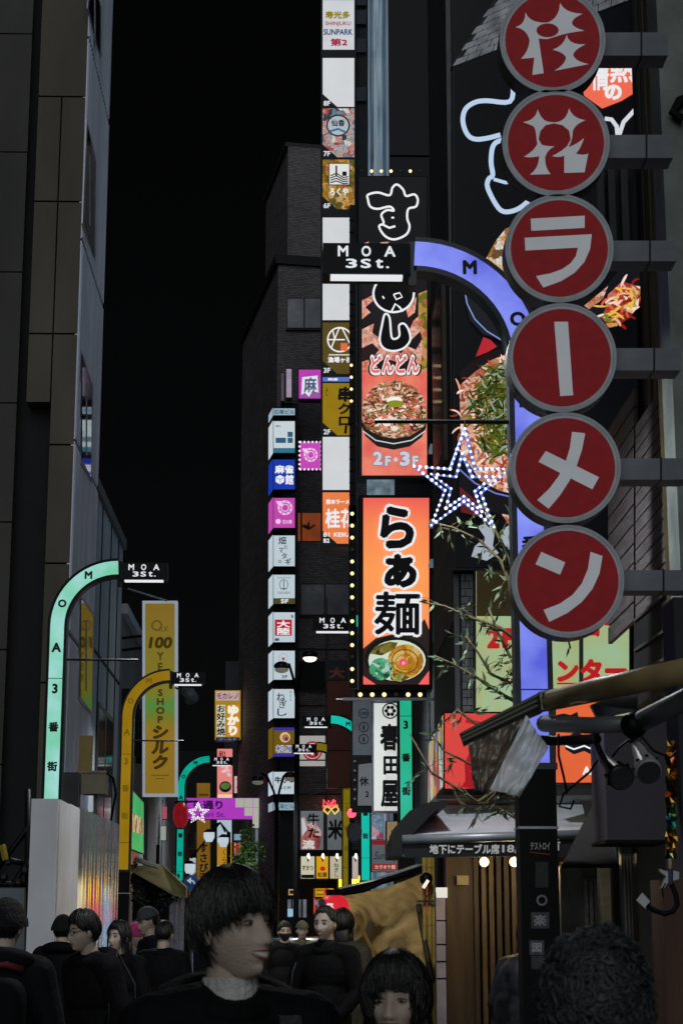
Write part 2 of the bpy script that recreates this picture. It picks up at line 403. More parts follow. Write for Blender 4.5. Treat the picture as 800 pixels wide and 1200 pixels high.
sf = MB().box(-3.62, -3.56, 37.0, 42.6, 2.4, 4.2).build('window', mat('606060', .5), C_)
for k in range(4):
    MB().box(-3.57, -3.55, 37.1+k*1.4, 38.3+k*1.4, 2.5, 4.1).build('pane', em(('b8444f', '9aa5a0', 'b0503f', '88909a')[k], .4, .5, 3), sf)
for k in range(3): MB().box(-3.6, -3.4, 37+k*1.8, 37.05+k*1.8, 5.2, 6.4).build('bracket', BLKM, C_)
D2 = thing('dark_house', 'dark shop house beyond the green sign with an awning over the pavement', 'building', (-5, 46, 0))
MB().box(-12, -3.5, 43.1, 60, 0, 5.6).build('wall', PLD, D2)
# the right-hand row
MB2 = mat('202329', .75, 0, .4, .5, .2, 10)
# ================================================================ hoarding
WHP = mat('dde1e7', .55, 0, .1, 1.5, .05, 30)
Hd = thing('hoarding', 'white construction hoarding with a ribbed steel run beside the crowd', 'hoarding', (-2.8, 22, 0))
p0 = P(35, 1000, 20); p1 = P(66, 1000, 20); zt = P(50, 936, 20).z
MB().box(p0.x, p1.x, 20, 20.08, .05, zt).build('end_panel', WHP, Hd)
FEN = mat('d4d8dc', .15, .85, .06, 2)
xf = -2.62; y0, y1 = 20.25, 26.7
def corr(y0, y1, x, zt):
    b = MB(); n = max(2, int((y1-y0)/.085)); pr = []
    for i in range(n+1):
        t = i % 4; pr.append((x+(.0, .045, .045, 0)[t], y0+(y1-y0)*i/n))
    for i in range(n):
        a, c = pr[i], pr[i+1]; b.poly([(a[0], a[1], .05), (c[0], c[1], .05), (c[0], c[1], zt), (a[0], a[1], zt)])
    return b
yy = y0
for k in range(7):
    ye = yy+(y1-y0)/7-.012; (corr(yy, ye, xf, 3.0+.014*k) if k > 1 else MB().box(xf-.01, xf+.01, yy, ye, .05, 3.0+.014*k)).build('sheet', FEN if k > 1 else WHP, Hd, fix=False); yy = ye+.012
MB().box(xf-.04, xf-.005, 20.24, 20.6, .05, 3.0).build('end_panel', WHP, Hd)
# pipes and board of the site behind the hoarding
sc = thing('site_scaffold', 'dark scaffold pipes beyond the white hoarding end', 'scaffold', P(15, 1040, 21))
for a, c in (((-20, 1040), (45, 955)), ((-10, 1075), (40, 1000)), ((-20, 1000), (40, 1015)), ((-30, 1035), (36, 1037)), ((33, 925), (33, 1080))):
    MB().tube([P(*a, 20.8), P(*c, 20.8)], .035, 8).build('pipe', BLKM, sc, True)
for q in ((10, 1010), (30, 1020), (22, 1034), (5, 1028), (36, 1012)): MB().ball(P(*q, 20.75), .05, 6, 5).build('clamp', mat('2a2c2e', .5, .6), sc)
MB().tube([P(3, 990, 20.7), P(7, 1008, 20.7)], .04, 6).build('band', mat('8a7a18', .6), sc)
bd = Sign('notice_board', 'pale blank site board under dark scaffold pipes', 'board', (-14, 1040, 30, 1200), PY(20.6), .05, mat('6a737b', .6, 0, .15, 2), mat('4f4638', .6))
# ================================================================ arched street lamps
UNI = dict(zt=6.0, zp=2.58, rad=.80, w=.165)
def arch_lamp(x, Y, sg, face, label, sgn='e8ecf2', hdr=None, frame=None, ink_c='101014', glow=.85, rod=True):
    """sg=+1: the arm curves towards +x, -1: towards -x"""
    t = thing('street_lamp', label, 'street lamp', (x, Y, 0), 'arched street lamps along the street')
    fr = frame or BLKM; rad, w_, zt = UNI['rad'], UNI['w'], UNI['zt']
    def lp(u, z, y): return Vector((x+sg*u, Y+y, z))
    # centre line of the lit face: vertical part then quarter circle
    rc = rad-w_/2; cz = zt-rad
    cl = [(0, UNI['zp']), (0, 3.4), (0, 4.3), (0, cz)] + [(rc-rc*math.cos(R(a)), cz+rc*math.sin(R(a))) for a in range(6, 91, 6)] 
    def strip(hw, yf, yb):
        b = MB(); n = len(cl); A_ = []; B_ = []
        for i in range(n):
            a, c = Vector(cl[max(i-1, 0)]), Vector(cl[min(i+1, n-1)]); d = (c-a).normalized(); nn = Vector((-d.y, d.x))*hw
            A_.append(Vector(cl[i])+nn); B_.append(Vector(cl[i])-nn)
        vs = []
        for i in range(n): vs += [lp(A_[i].x, A_[i].y, yf), lp(B_[i].x, B_[i].y, yf), lp(B_[i].x, B_[i].y, yb), lp(A_[i].x, A_[i].y, yb)]
        fs = [(0, 1, 2, 3), (4*n-4, 4*n-1, 4*n-2, 4*n-3)]
        for i in range(n-1):
            o = 4*i; fs += [(o+j, o+4+j, o+4+(j+1) % 4, o+(j+1) % 4) for j in range(4)]
        return b.add(vs, fs)
    strip(w_/2+.035, 0, .16).build('pole', fr, t); strip(w_/2, -.006, .01).build('lit_panel', face, t)
    MB().box(x-.115, x+.115, Y-.03, Y+.19, .0, UNI['zp']).build('base', BLK, t)
    MB().box(x-.125, x+.125, Y-.04, Y+.2, UNI['zp']-.02, UNI['zp']+.02).build('collar', fr, t)
    MB().box(x-.122, x+.122, Y-.036, Y+.196, 2.2, 2.215).build('band', STEEL, t)
    for z in (3.05, 4.55): MB().box(x-w_/2, x+w_/2, Y-.008, Y, z, z+.008).build('seam', fr, t)
    # letters along the face
    def letter(ch, u, z, h):
        v, f = glyph(ch, .05); a, c = min(q[0] for q in v), max(q[0] for q in v); d, e = min(q[1] for q in v), max(q[1] for q in v); k = h/(e-d)
        b = MB(); b.add([Vector((x+sg*u+(q[0]-(a+c)/2)*k, Y-.012-q[2]*.004, z+(q[1]-(d+e)/2)*k)) for q in v], f); b.build('letter', ink(ink_c), t, fix=False)
    for ch, a in (('M', 60), ('O', 22)): letter(ch, rc-rc*math.cos(R(a)), cz+rc*math.sin(R(a)), .1)
    for ch, z in (('A', 4.93), ('3', 4.43), ('番', 3.97), ('街', 3.5)): letter(ch, 0, z, .12)
    # name box at the end of the arm
    u0, u1, z1 = rc+.03, rc+.6, zt-.025; z0 = z1-.21
    a, c = sorted((x+sg*u0, x+sg*u1)); box = MB().box(a, c, Y-.03, Y+.17, z0, z1).build('name_box', BLKM, t)
    MB().box(a+.05, c-.05, Y-.012, Y+.06, z0-.02, z0).build('under_light', em('f4f6fa', glow, 0), t)
    dl = bpy.data.lights.new('downlight', 'SPOT'); dl.energy = 420; dl.color = (.95, .98, 1); dl.spot_size = R(150); dl.spot_blend = .8; dl.shadow_soft_size = .08
    do = bpy.data.objects.new('downlight', dl); COL.objects.link(do); do.parent = t; do.location = Vector(((a+c)/2, Y, z0-.06))-t.location
    b = MB(); class_pl = lambda px, py, k: Vector((px, Y-.04, py))
    def tx(s, xa, xb, za, zb, off):
        v, f = glyph(s, off); p, q = min(e[0] for e in v), max(e[0] for e in v); r, s_ = min(e[1] for e in v), max(e[1] for e in v)
        b.add([(xa+(e[0]-p)/(q-p)*(xb-xa), Y-.036-e[2]*.004, za+(e[1]-r)/(s_-r)*(zb-za)) for e in v], f)
    W = c-a; m_ = a+W*.17
    for s, o, wd in (('M', 0, .12), ('O', .27, .11), ('A', .53, .13)): tx(s, m_+W*o, m_+W*(o+wd), z0+.115, z0+.19, .03)
    for s, o, wd in (('3', .09, .13), ('S', .26, .12), ('t', .43, .09), ('.', .55, .035)): tx(s, m_+W*o, m_+W*(o+wd), z0+.035, z0+(.1 if s != '.' else .05), .03)
    b.build('lettering', em(sgn, .85, 0, 1, False), box, fix=False)
    j = sorted((x+sg*(rc-.01), x+sg*(rc+.04))); MB().box(j[0], j[1], Y+.0, Y+.14, zt-.3, zt-.0).build('joint', fr, t)
    if rod: MB().tube([lp(.1, 4.79, .05), lp(.98, 4.79, .05)], .014, 6).build('rod', BLKM, t)
    return t
X1 = P(628, 900, 11.2).x
TEAL = em('08a890', .9, .2, 4); 
def two(h1, h2, s=.95, sc=1.3, f=.5):
    k = ('two', h1, h2, s, sc)
    if k in _mc: return _mc[k]
    m, t, b = _mat('lit_two_tone_' + str(len(_mc)))
    tc = t.nodes.new('ShaderNodeTexCoord'); n = t.nodes.new('ShaderNodeTexNoise'); n.inputs['Scale'].default_value = sc; n.inputs['Detail'].default_value = 4
    r = t.nodes.new('ShaderNodeValToRGB'); r.color_ramp.elements[0].position = f-.14; r.color_ramp.elements[1].position = f+.14
    r.color_ramp.elements[0].color = lin(h1)+(1,); r.color_ramp.elements[1].color = lin(h2)+(1,)
    t.links.new(tc.outputs['Object'], n.inputs['Vector']); t.links.new(n.outputs[0], r.inputs[0]); t.links.new(r.outputs[0], b.inputs['Emission Color'])
    b.inputs['Emission Strength'].default_value = s; b.inputs['Base Color'].default_value = (.1, .1, .1, 1)
    _mc[k] = m; return m
lampR = arch_lamp(X1, 11.2, -1, two('545cdc', '8896fa', .95, 2), 'arched street lamp glowing violet blue behind the red round signs', frame=mat('3c4146', .4, .4, .3, 5))
xl1 = P(61.5, 900, 21.85).x
arch_lamp(xl1, 21.85, 1, two('9fd8d4', '6fc9a4', .95, 2.2), 'arched street lamp glowing pale mint, rising from the white hoarding')
arch_lamp(P(146.5, 950, 31.5).x, 31.5, 1, em('a07c0c', .75, .15, 2), 'arched street lamp with a dim mustard yellow face beside the ribbed steel hoarding', frame=mat('1c1a12', .5), ink_c='6a5208')  # unlit face; a weak glow is put into its colour
arch_lamp(P(212, 950, 47.4).x, 47.4, 1, TEAL, 'arched teal street lamp carrying a red lantern', rod=False)
arch_lamp(P(476, 960, 25.7).x, 25.7, -1, two('14b070', '0cc0a0', .85, 1), 'green glowing arched street lamp in front of the white vertical sign')
arch_lamp(P(428, 960, 38.2).x, 38.2, -1, em('12c0ac', .9, .1), 'turquoise arched street lamp next to the round mirror', rod=False)
arch_lamp(P(406, 960, 44).x, 44, -1, em('85760c', .7, .15, 2), 'arched street lamp with an olive yellow face in front of the grilled beef panel', frame=mat('1c1a12', .5), ink_c='5a4a06', rod=False)  # this face is unlit too, its brightness comes from emission in the colour
# stickers on the near lamp's base
pb = PY(11.2-.034)
stk = [((622, 985, 644, 999), 'a7a2a2', 'テスト', 1), ((627, 1010, 642, 1040), '2a2d30', '', 0), ((628, 1048, 641, 1062), 'o', '', 0), ((622, 1069, 643, 1088), '4a4e52', '楽', 1), ((620, 1102, 637, 1119), '55595d', '図', 1), ((622, 1120, 640, 1136), '3c4146', '', 0)]
for rc, h, tx, kk in stk:
    if h == 'o':
        b = MB(); o = ell(634.5, 1055, 6.5, 6.5, 20); i_ = ell(634.5, 1055, 4.2, 4.2, 20)
        for j in range(20): b.poly([pb(*o[j], 1), pb(*o[(j+1) % 20], 1), pb(*i_[(j+1) % 20], 1), pb(*i_[j], 1)])
        b.build('sticker', mat('8a8e92', .6), lampR, fix=False); continue
    if rc[1] == 985:
        b = MB(); put_text(b, 'テストロイ', pb, (621, 987, 644, 996), 1, .03, 'h'); b.build('sticker', mat('b5b5b5', .6), lampR, fix=False)
        MB().prism([pb(620, 998, 1), pb(644, 1001, 1), pb(644, 1002, 1), pb(620, 999, 1)], (0, .002, 0)).build('sticker', mat('a03030', .6), lampR); continue
    st = MB().prism([pb(*p, 1) for p in rect_pts(rc)], (0, .002, 0)).build('sticker', mat(h, .6, 0, .5, 30), lampR)
    if tx:
        b = MB(); put_text(b, tx, pb, (rc[0]+3, rc[1]+3, rc[2]-3, rc[3]-3), 3, .03, 'h'); b.build('print', mat('b0b4b8', .6), st, fix=False)

lampG = [o for o in bpy.data.objects if str(o.get('label', '')).startswith('green glowing arched')][0]; pq = PY(25.7-.035)
for rc in ((473, 1046, 482, 1051), (474, 1053, 481, 1057), (472, 1062, 478, 1069), (478, 1060, 484, 1069), (472, 1072, 484, 1078), (479, 1080, 484, 1084), (473, 1094, 480, 1102), (471, 1104, 485, 1111), (474, 1113, 483, 1119)):
    MB().prism([pq(*p, 1) for p in rect_pts(rc)], (0, .002, 0)).build('sticker', mat(random.choice(('8a8e92', '5c6064', '73777a')), .6, 0, .6, 60), lampG)
# ================================================================ red round signs
def z4(x, y): return (520+x/2.857, y/2.857)
def z5(x, y): return (520+x/2.857, 380+y/2.857)
def conv(f, pts): return quad_path([f(p[0], p[1])+((1,) if len(p) == 3 else ()) for p in pts])
G1 = [conv(z4, [(240, 90), (272, 82, 1), (272, 42), (285, 78, 1), (345, 76), (385, 62, 1), (388, 10), (404, 44, 1), (462, 46), (424, 62, 1), (428, 80), (436, 94, 1), (468, 102), (410, 108, 1), (372, 122), (345, 130), (316, 128), (333, 244), (295, 250), (302, 192), (258, 196), (285, 168, 1), (286, 132), (276, 96, 1)]),
      conv(z4, [(410, 116), (416, 152, 1), (472, 148), (430, 168, 1), (432, 186), (440, 206, 1), (482, 214), (370, 236), (408, 214, 1), (408, 190), (396, 172, 1), (364, 166), (402, 152, 1)])]
G2 = [conv(z4, [(265, 408), (305, 404, 1), (313, 366), (326, 406, 1), (352, 408), (368, 410), (410, 408, 1), (418, 362), (428, 396, 1), (472, 402), (436, 416, 1), (430, 440), (430, 470, 1), (416, 492), (440, 486, 1), (468, 462), (456, 500, 1), (440, 514), (466, 522, 1), (482, 514), (470, 576), (402, 578), (402, 520), (386, 528, 1), (362, 522), (392, 508, 1), (412, 488), (424, 466), (418, 436), (396, 418), (368, 412), (340, 418), (322, 438), (316, 466), (326, 484), (340, 490, 1), (368, 490), (344, 502, 1), (338, 526), (336, 562, 1), (356, 582), (288, 584), (318, 562, 1), (318, 522), (290, 528, 1), (268, 524), (300, 506, 1), (312, 482), (308, 452), (306, 424, 1), (296, 420)])]
G3 = [conv(z4, [(290, 732), (470, 722), (470, 762), (292, 772)]), conv(z4, [(270, 796), (494, 784), (496, 918, 1), (332, 962), (308, 924), (442, 908, 1), (448, 828), (272, 838)])]
G4 = [[(649, 377), (665, 377), (671, 463), (656, 464)]]
G5 = [conv(z5, [(428, 360), (472, 365), (452, 510, 1), (350, 617), (312, 588), (420, 500, 1)]), conv(z5, [(340, 424), (518, 512), (496, 552), (316, 460)])]
G6 = [conv(z5, [(325, 762), (405, 797), (388, 838), (306, 803)]), conv(z5, [(490, 762), (530, 776), (520, 930, 1), (352, 996), (333, 956), (482, 916, 1)])]
discs = [(647, 47, 62, 'topmost red round sign with a spiky white character', G1, (38, 65, 782)), (651, 167, 63, 'second red round sign from the top with an arched spiky white character', G2, (158, 185, 788)),
         (655, 291, 63.5, 'red round sign bearing the katakana ra', G3, (282, 306, 792)), (658, 419, 64, 'red round sign bearing one upright white bar', G4, (408, 434, 797)),
         (662, 548, 65, 'red round sign bearing a white slanted cross stroke', G5, (537, 562, 805)), (665, 681, 66, 'lowest red round sign with the katakana n', G6, (668, 692, 808))]
RED = em('7c151a', .42, .14, 14); DW = em('a4aab0', .56, .06, 6, False); RIM = em('666c72', .7, .25, 8, False)  # faint glow in face, letters and inner rim replaces light falling on them
RIMB = mat('6a6c68', .5, .2, .4, 5, .2, 20, (1, 1, 1), .4, '4a4428')
DY = 9.5
for (cx, cy, r, lab, gl, (by0, by1, bx1)) in discs:
    pl = PY(DY, .004); t = thing('round_sign', lab, 'sign', pl(cx, cy), 'red round signs in a column')
    n = 56; o = [pl(*p) for p in ell(cx, cy, r, r*1.0, n)]
    MB().prism(o, (0, .16, 0)).build('casing', RIMB, t)
    def ring(ro, ri, k, m, nm):
        b = MB(); a = [pl(*p, k) for p in ell(cx, cy, ro, ro, n)]; c = [pl(*p, k) for p in ell(cx, cy, ri, ri, n)]
        a2 = [p+Vector((0, .012, 0)) for p in a]; c2 = [p+Vector((0, .012, 0)) for p in c]
        for j in range(n):
            i2 = (j+1) % n; b.add([a[j], a[i2], c[i2], c[j], a2[j], a2[i2], c2[i2], c2[j]], [(0, 1, 2, 3), (4, 5, 1, 0), (3, 2, 6, 7)])
        return b.build(nm, m, t)
    ring(r, r-3.2, 3, mat('8d9399', .4, .2), 'rim'); ring(r-3.6, r-6.6, 2.6, RIM, 'rim')
    MB().prism([pl(*p, 1) for p in ell(cx, cy, r-6.4, r-6.4, n)], (0, .003, 0)).build('face', RED, t)
    b = MB()
    for g in gl: b.prism([pl(*p, 2.2) for p in g], (0, .004, 0))
    b.build('lettering', DW, t)
    p2 = PY(DY+.1); q = [p2(cx+20, by0), p2(bx1, by0), p2(bx1, by1), p2(cx+20, by1)]
    br = MB().prism(q, (0, .16, 0)).build('bracket', mat('72777d', .6, .1, .3, 4, .15, spec=.2), t)
    p3 = PY(DY+.095); MB().prism([p3(bx1-32, by0-1), p3(bx1-30, by0-1), p3(bx1-30, by1+1), p3(bx1-32, by1+1)], (0, .17, 0)).build('strap', BLKM, br)
# the enclosed counter of the first character
pl = PY(DY, .004); d0_ = [o for o in bpy.data.objects if str(o.get('label', '')).startswith('topmost red round')][0]
MB().prism([pl(*p, 3.4) for p in ell(*z4(346, 101), 13, 8, 24)], (0, .003, 0)).build('counter', RED, d0_)
# ================================================================ star of lights on the lamp's rod
def star_pts(cx, cy, ro, ri, rot=0): return [(cx+(ro if i % 2 == 0 else ri)*math.sin(R(rot+36*i)), cy-(ro if i % 2 == 0 else ri)*math.cos(R(rot+36*i))) for i in range(10)]
def star(name, label, Y, outlines, r, bm, tm, nper, br, hang=None):
    t = thing(name, label, 'star light', P(outlines[0][5][0], outlines[0][5][1], Y), 'star shaped street lights')
    b = MB()
    for pts in outlines:
        q = [P(*p, Y) for p in pts]; fr = MB().tube(q+[q[0]], r, 6).build('frame', tm, t, True)
        for i in range(len(q)):
            a, c = q[i], q[(i+1) % len(q)]; n = max(1, int((c-a).length/nper))
            for k in range(n): b.ball(a.lerp(c, k/n)+Vector((0, -r*1.1, 0)), br*random.uniform(.75, 1.2), 6, 5)
    stuff(b.build('light_dots', bm, t, True))
    if hang: MB().tube([P(*h, Y) for h in hang], .006, 5).build('wire', BLKM, t)
    return t
outer = [(544, 503), (556, 550), (596, 550), (563, 578), (578, 618), (543, 588), (505, 616), (521, 575), (485, 547), (527, 550)]
inner = [(541, 532), (553, 559), (577, 559), (556, 576), (564, 600), (543, 582), (522, 596), (528, 573), (505, 556), (534, 559)]
star('star_light', 'large blue-white double outline star of lights by the violet lamp', 11.0, [outer, inner], .0105, em('eef2ff', 1.6, 0), em('5f7cda', .85, .1), .034, .0095, [(544, 503), (545, 493)])
so_ = [star_pts(232, 953, 13, 6)]
star('star_light', 'small white star of lights beside the red lantern', 47, [so_[0], star_pts(232, 953, 9, 4)], .012, em('f4f4f4', 1.6, 0), em('d8d8dc', .8, 0), .05, .014)
# ================================================================ tenant sign tower
T = 38.0; pt = PY(T, .012)
tw = thing('sign_tower', 'tall tower of stacked lit tenant signs numbered by floor', 'sign', pt(397, 640))
MB().prism([pt(*p) for p in rect_pts((376, -60, 417, 641))], (0, .5, 0)).build('casing', mat('24272b', .5, .4), tw)
MB().prism([PY(T+.2)(*p) for p in rect_pts((417, -60, 431, 300))], (0, .2, 0)).build('spine', mat('15171a', .6), tw)
for yb in (-10, 12, 45, 102): MB().prism([PY(T+.1)(*p) for p in rect_pts((416.5, yb, 429, yb+16))], (0, .08, 0)).build('bracket', mat('3a3d42', .5, .4), tw)
LW = em('dfe1e4', .82, .04); 
def tpanel(y0, y1, face, fl=None, cut=True, x0=378, x1=415):
    pts = [(x0, y0), (x1, y0), (x1, y1), (x0+17, y1), (x0, y1-15)] if cut else rect_pts((x0, y0, x1, y1))
    s = Sign('', '', '', None, pt, 0, face, inset=0, parent=tw, pts=pts); 
    if fl: s.txt(fl, (x0+1, y1-7, x0+9, y1-1), ink('d8dade'), .03)
    return s
s = tpanel(0, 58, em('d5d9de', .85, .06), None, False)
s.txt('寿光多', (381, 13, 410, 22), ink('8a7a10'), .05); s.txt('SHINJUKU', (381, 25, 411, 31), ink('a03040'), .02)
s.txt('SUNPARK', (379, 34, 413, 41), ink('1c3a66'), .03); s.txt('第2', (387, 45, 407, 54), ink('9c2040'), .04)
tpanel(68, 125, LW, '8F')
s = tpanel(127, 184, food(['d89a90', 'e8e0dc', '7a8a9a', 'c05048', 'b8b0b0', 'e0a898', '36404c'], 7, .8), '7F'); s.ring(396, 147, 14, 13, 2, ink('2a3038')); s.ell(396, 147, 12, 11, ink('a9b4bc')); s.txt('仙香', (388, 140, 404, 148), INK, .03); s.line([(386, 154), (396, 151), (405, 155)], 2.5, ink('3a6a8a'))
s = tpanel(187, 245, food(['b07a18', 'd09838', '8a7a20', 'd8b070', '6a5a14', 'c06030'], 8, .8), '6F'); s.poly(rect_pts((385, 191, 410, 217)), ink('20242a')); s.poly(rect_pts((386, 192, 409, 216)), ink('dcdcd8'))
s.polys([rect_pts((393, 194, 395, 206)), rect_pts((401, 201, 406, 206))], INK)
for k in range(4): s.line([(387, 206+k*2.7), (394, 203+k*3), (402, 208+k*2.4), (408, 207+k*2.6)], 1.4, INK)
s.txt('ろくや', (386, 220, 408, 229), ink('e4e0d4'), .05)
tpanel(255, 310, LW, '5F'); tpanel(313, 375, LW, None, False)
s = tpanel(378, 438, em('5a4a1a', .9, .12), '3F'); s.ring(398, 398, 15, 15, 1.8, WHITE)
for q in ([(388, 408), (397, 385), (401, 385), (411, 405)], [(384, 398), (404, 398)], [(390, 388), (392, 397)]): s.line(q, 1.5, WHITE)
s.poly(rect_pts((399, 402, 407, 411)), ink('d86a40')); s.poly(rect_pts((385, 415, 411, 416.5)), ink('c8c8c0')); s.txt('漁場ヶ谷', (384, 418, 412, 425), WHITE, .04)
s = tpanel(442, 447, em('5a78c8', .9, .3, 12), None, False); s.txt('刺身', (384, 443, 396, 446), WHITE, .05)
s = tpanel(449, 510, em('9a7c10', .85, .12), '2F'); s.txt('串', (396, 453, 413, 471), INK, .05); s.txt('クロ', (395, 472, 412, 500), INK, .04, 'v'); s.poly([(404, 499), (407, 497), (406, 508), (403, 508)], INK); s.txt('よし', (381, 454, 385, 464), ink('2a2208'), .02, 'v')
tpanel(512, 574, LW, None, False)
s = tpanel(577, 637, em('f08248', .9, .1), None); s.txt('熊本ラーメン', (382, 585, 415, 591), WHITE, .04); s.txt('桂花', (381, 596, 416, 619), WHITE, .03); s.txt('KEIKA', (391, 624, 412, 629), WHITE, .03)
s.txts([('B1', (379, 624, 386, 629), 'h'), ('B2', (379, 631, 386, 636), 'h')], WHITE, .03)
# ================================================================ central hanging signs
CS = 24.0; pc = PY(CS, .006); BLB = em('ffe2a8', 1.5, 0); BLO = mat('5a564a', .3, .2)
cs = Sign('hanging_sign', 'tall black and coral sign with white outlined hiragana and a bowl picture', 'sign', (419, 206, 501, 561), pc, .3, em('1b1d21', .5, .1), BLKM, inset=1.5)
FL = food(['e8806a', 'f0a088', '1c1a1c', 'd86858', '241e20', 'f2b09a'], 3.0, .85, (1, 1, .7))
cs.poly(rect_pts((424, 283, 500, 442)), em('1d1a1d', .9, .2, 4), 'picture')
cs.polys([[(424, 286), (432, 283), (430, 292), (424, 296)], [(445, 284), (456, 283), (452, 288)], [(488, 283), (500, 283), (500, 296), (492, 291)], [(424, 352), (438, 345), (437, 352), (428, 360), (434, 366), (424, 374)], [(424, 386), (438, 379), (436, 390), (447, 398), (459, 410), (470, 414), (476, 405), (487, 410), (494, 398), (500, 404), (500, 442), (424, 442)], [(481, 352), (488, 348), (486, 366), (478, 372), (476, 364)], [(484, 376), (493, 368), (492, 388), (482, 398), (478, 390)]], food(['ee8a74', 'f0a48e', 'e07868', 'f2b4a0'], 5, .85), 'picture')
cs.polys([[(424, 408), (436, 402), (444, 410), (436, 420), (424, 424)], [(440, 426), (452, 420), (470, 426), (480, 420), (486, 428), (476, 440), (446, 440)]], ink('2a1a1a'), 'picture')
cs.polys([[(490, 344), (500, 340), (500, 440), (492, 436), (495, 400), (490, 380)]], food(['caa040', '7a7418', 'e8a070', 'd07050', '8a8a20'], 14, .8), 'picture')
cs.poly(rect_pts((424, 436, 500, 557)), two('f08468', 'e05850', .95, 3), 'picture')
cs.ell(461.5, 496, 38, 26, ink('141416'), 'bowl'); cs.poly([(424, 500), (499, 500), (494, 512), (480, 523), (461, 527), (442, 523), (428, 511)], ink('1a1a1c'), 'bowl')
cs.poly(ell(461.5, 480, 37, 34, 20, 0, 180)+[(424.5, 496), (430, 503), (445, 511), (461, 514), (480, 511), (493, 503), (499, 496)], food(['e8b090', 'c06048', '8a7a28', 'ecd8c0', 'd08068', '4a5a18', 'e49a80', '5a2a20'], 22, .85, (1, 1, 1.6)), 'food')
cs.strands(ell(461.5, 480, 33, 26, 20, 0, 180)+[(434, 496), (461, 507), (490, 497)], ['f0dcc8', '7a2a22', 'e8a088', '6a7020', 'd86a50', 'f4ece0', '3a1a14'], 210, 7, 1.6)
cs.ell(462, 469, 9, 4.5, ink('f0ece4'), 'egg'); cs.ell(463, 473, 10, 4, ink('8a8a20'), 'egg'); cs.ell(453, 496, 5, 3.5, ink('ece0d4'), 'food'); cs.ell(462, 502, 4, 3, ink('e6dacc'), 'food')
cs.line([(425, 505), (440, 516), (461, 520), (482, 516), (498, 505)], 1.3, ink('cfcfcf'), 'bowl')
su = conv(lambda x, y: (360+x/3.636, y/3.636), [(258, 830), (300, 820), (350, 832), (362, 800), (382, 786), (408, 808), (420, 835), (455, 828), (470, 850), (462, 880), (430, 890), (425, 930), (435, 965), (420, 1000), (370, 1020), (330, 1005), (305, 965), (325, 950), (315, 915), (340, 895), (368, 898), (350, 880), (300, 890), (268, 880), (258, 850)])
cs.line(su, 2.6, WHITE, 'lettering', True); cs.ell(460, 255, 1.8, 1.2, WHITE, 'lettering'); cs.line([(448, 263), (456, 267), (463, 265)], 2.6, WHITE, 'lettering')
def outlined(s, tx, rc, fill, edge, oe=.09, of=.03, mode='h'):
    s.txt(tx, rc, edge, oe, mode); s.txt(tx, rc, fill, of, mode)
cs.txt('た', (440, 290, 482, 332), WHITE, .07); cs.txt('た', (443, 293, 479, 329), INK, .03)
cs.ell(461, 344, 25, 23, WHITE, 'lettering'); cs.ell(461, 344, 22.5, 20.5, INK, 'lettering'); cs.line([(458, 366), (463, 356), (468, 360), (472, 365)], 2.2, WHITE, 'lettering'); cs.line([(461, 345), (468, 343), (471, 348), (464, 351), (461, 345)], 1.8, WHITE, 'lettering'); cs.line([(448, 347), (450, 350)], 1.8, WHITE, 'lettering')
shi = conv(lambda x, y: (360+x/3.636, 320+y/3.636), [(330, 175), (350, 190), (358, 270), (375, 280), (392, 265), (390, 225), (410, 215), (430, 240), (438, 285), (410, 320), (365, 332), (325, 320), (308, 285), (318, 220)])
cs.poly(shi, INK, 'lettering'); cs.line(shi, 2.4, WHITE, 'lettering', True)
cs.txt('どんどん', (431, 413, 494, 441), INK, .15); cs.txt('どんどん', (433, 414, 492, 440), WHITE, .11); cs.txt('どんどん', (434, 417, 491, 437), ink('e06a60'), .035)
cs.txts([('2', (436, 528, 449, 546), 'h'), ('F', (450, 533, 459, 547), 'h'), ('・', (461, 536, 466, 541), 'h'), ('3', (467, 528, 481, 547), 'h'), ('F', (482, 533, 491, 547), 'h')], ink('7a7c8c'), .09)
cs.txts([('2', (437, 529, 448, 545), 'h'), ('F', (451, 534, 458, 546), 'h'), ('・', (461, 536, 466, 541), 'h'), ('3', (468, 529, 480, 546), 'h'), ('F', (483, 534, 490, 546), 'h')], ink('c8c8d4'), .05)
for i in range(7): bulb(cs.t, P(424+i*11.3, 200.5, CS+.05), .024, BLO if i in (0, 4, 6) else BLB)
rail = MB().prism([pc(*p) for p in rect_pts((409.5, 240, 417, 612))], (0, .1, 0)).build('bulb_rail', BLKM, cs.t)
for i, yv in enumerate(range(258, 600, 14)):
    MB().tube([P(414, yv, CS-.01), P(409, yv, CS-.02)], .008, 5).build('peg', BLK, cs.t)
    if 415 < yv < 475: bulb(cs.t, P(411.5, yv+2, CS-.05), .022, BLB)
lo = Sign('hanging_sign', 'orange sign with black brush writing and a noodle bowl, edged with bulbs', 'sign', (420, 580, 506.5, 808), pc, .3, None, BLKM)
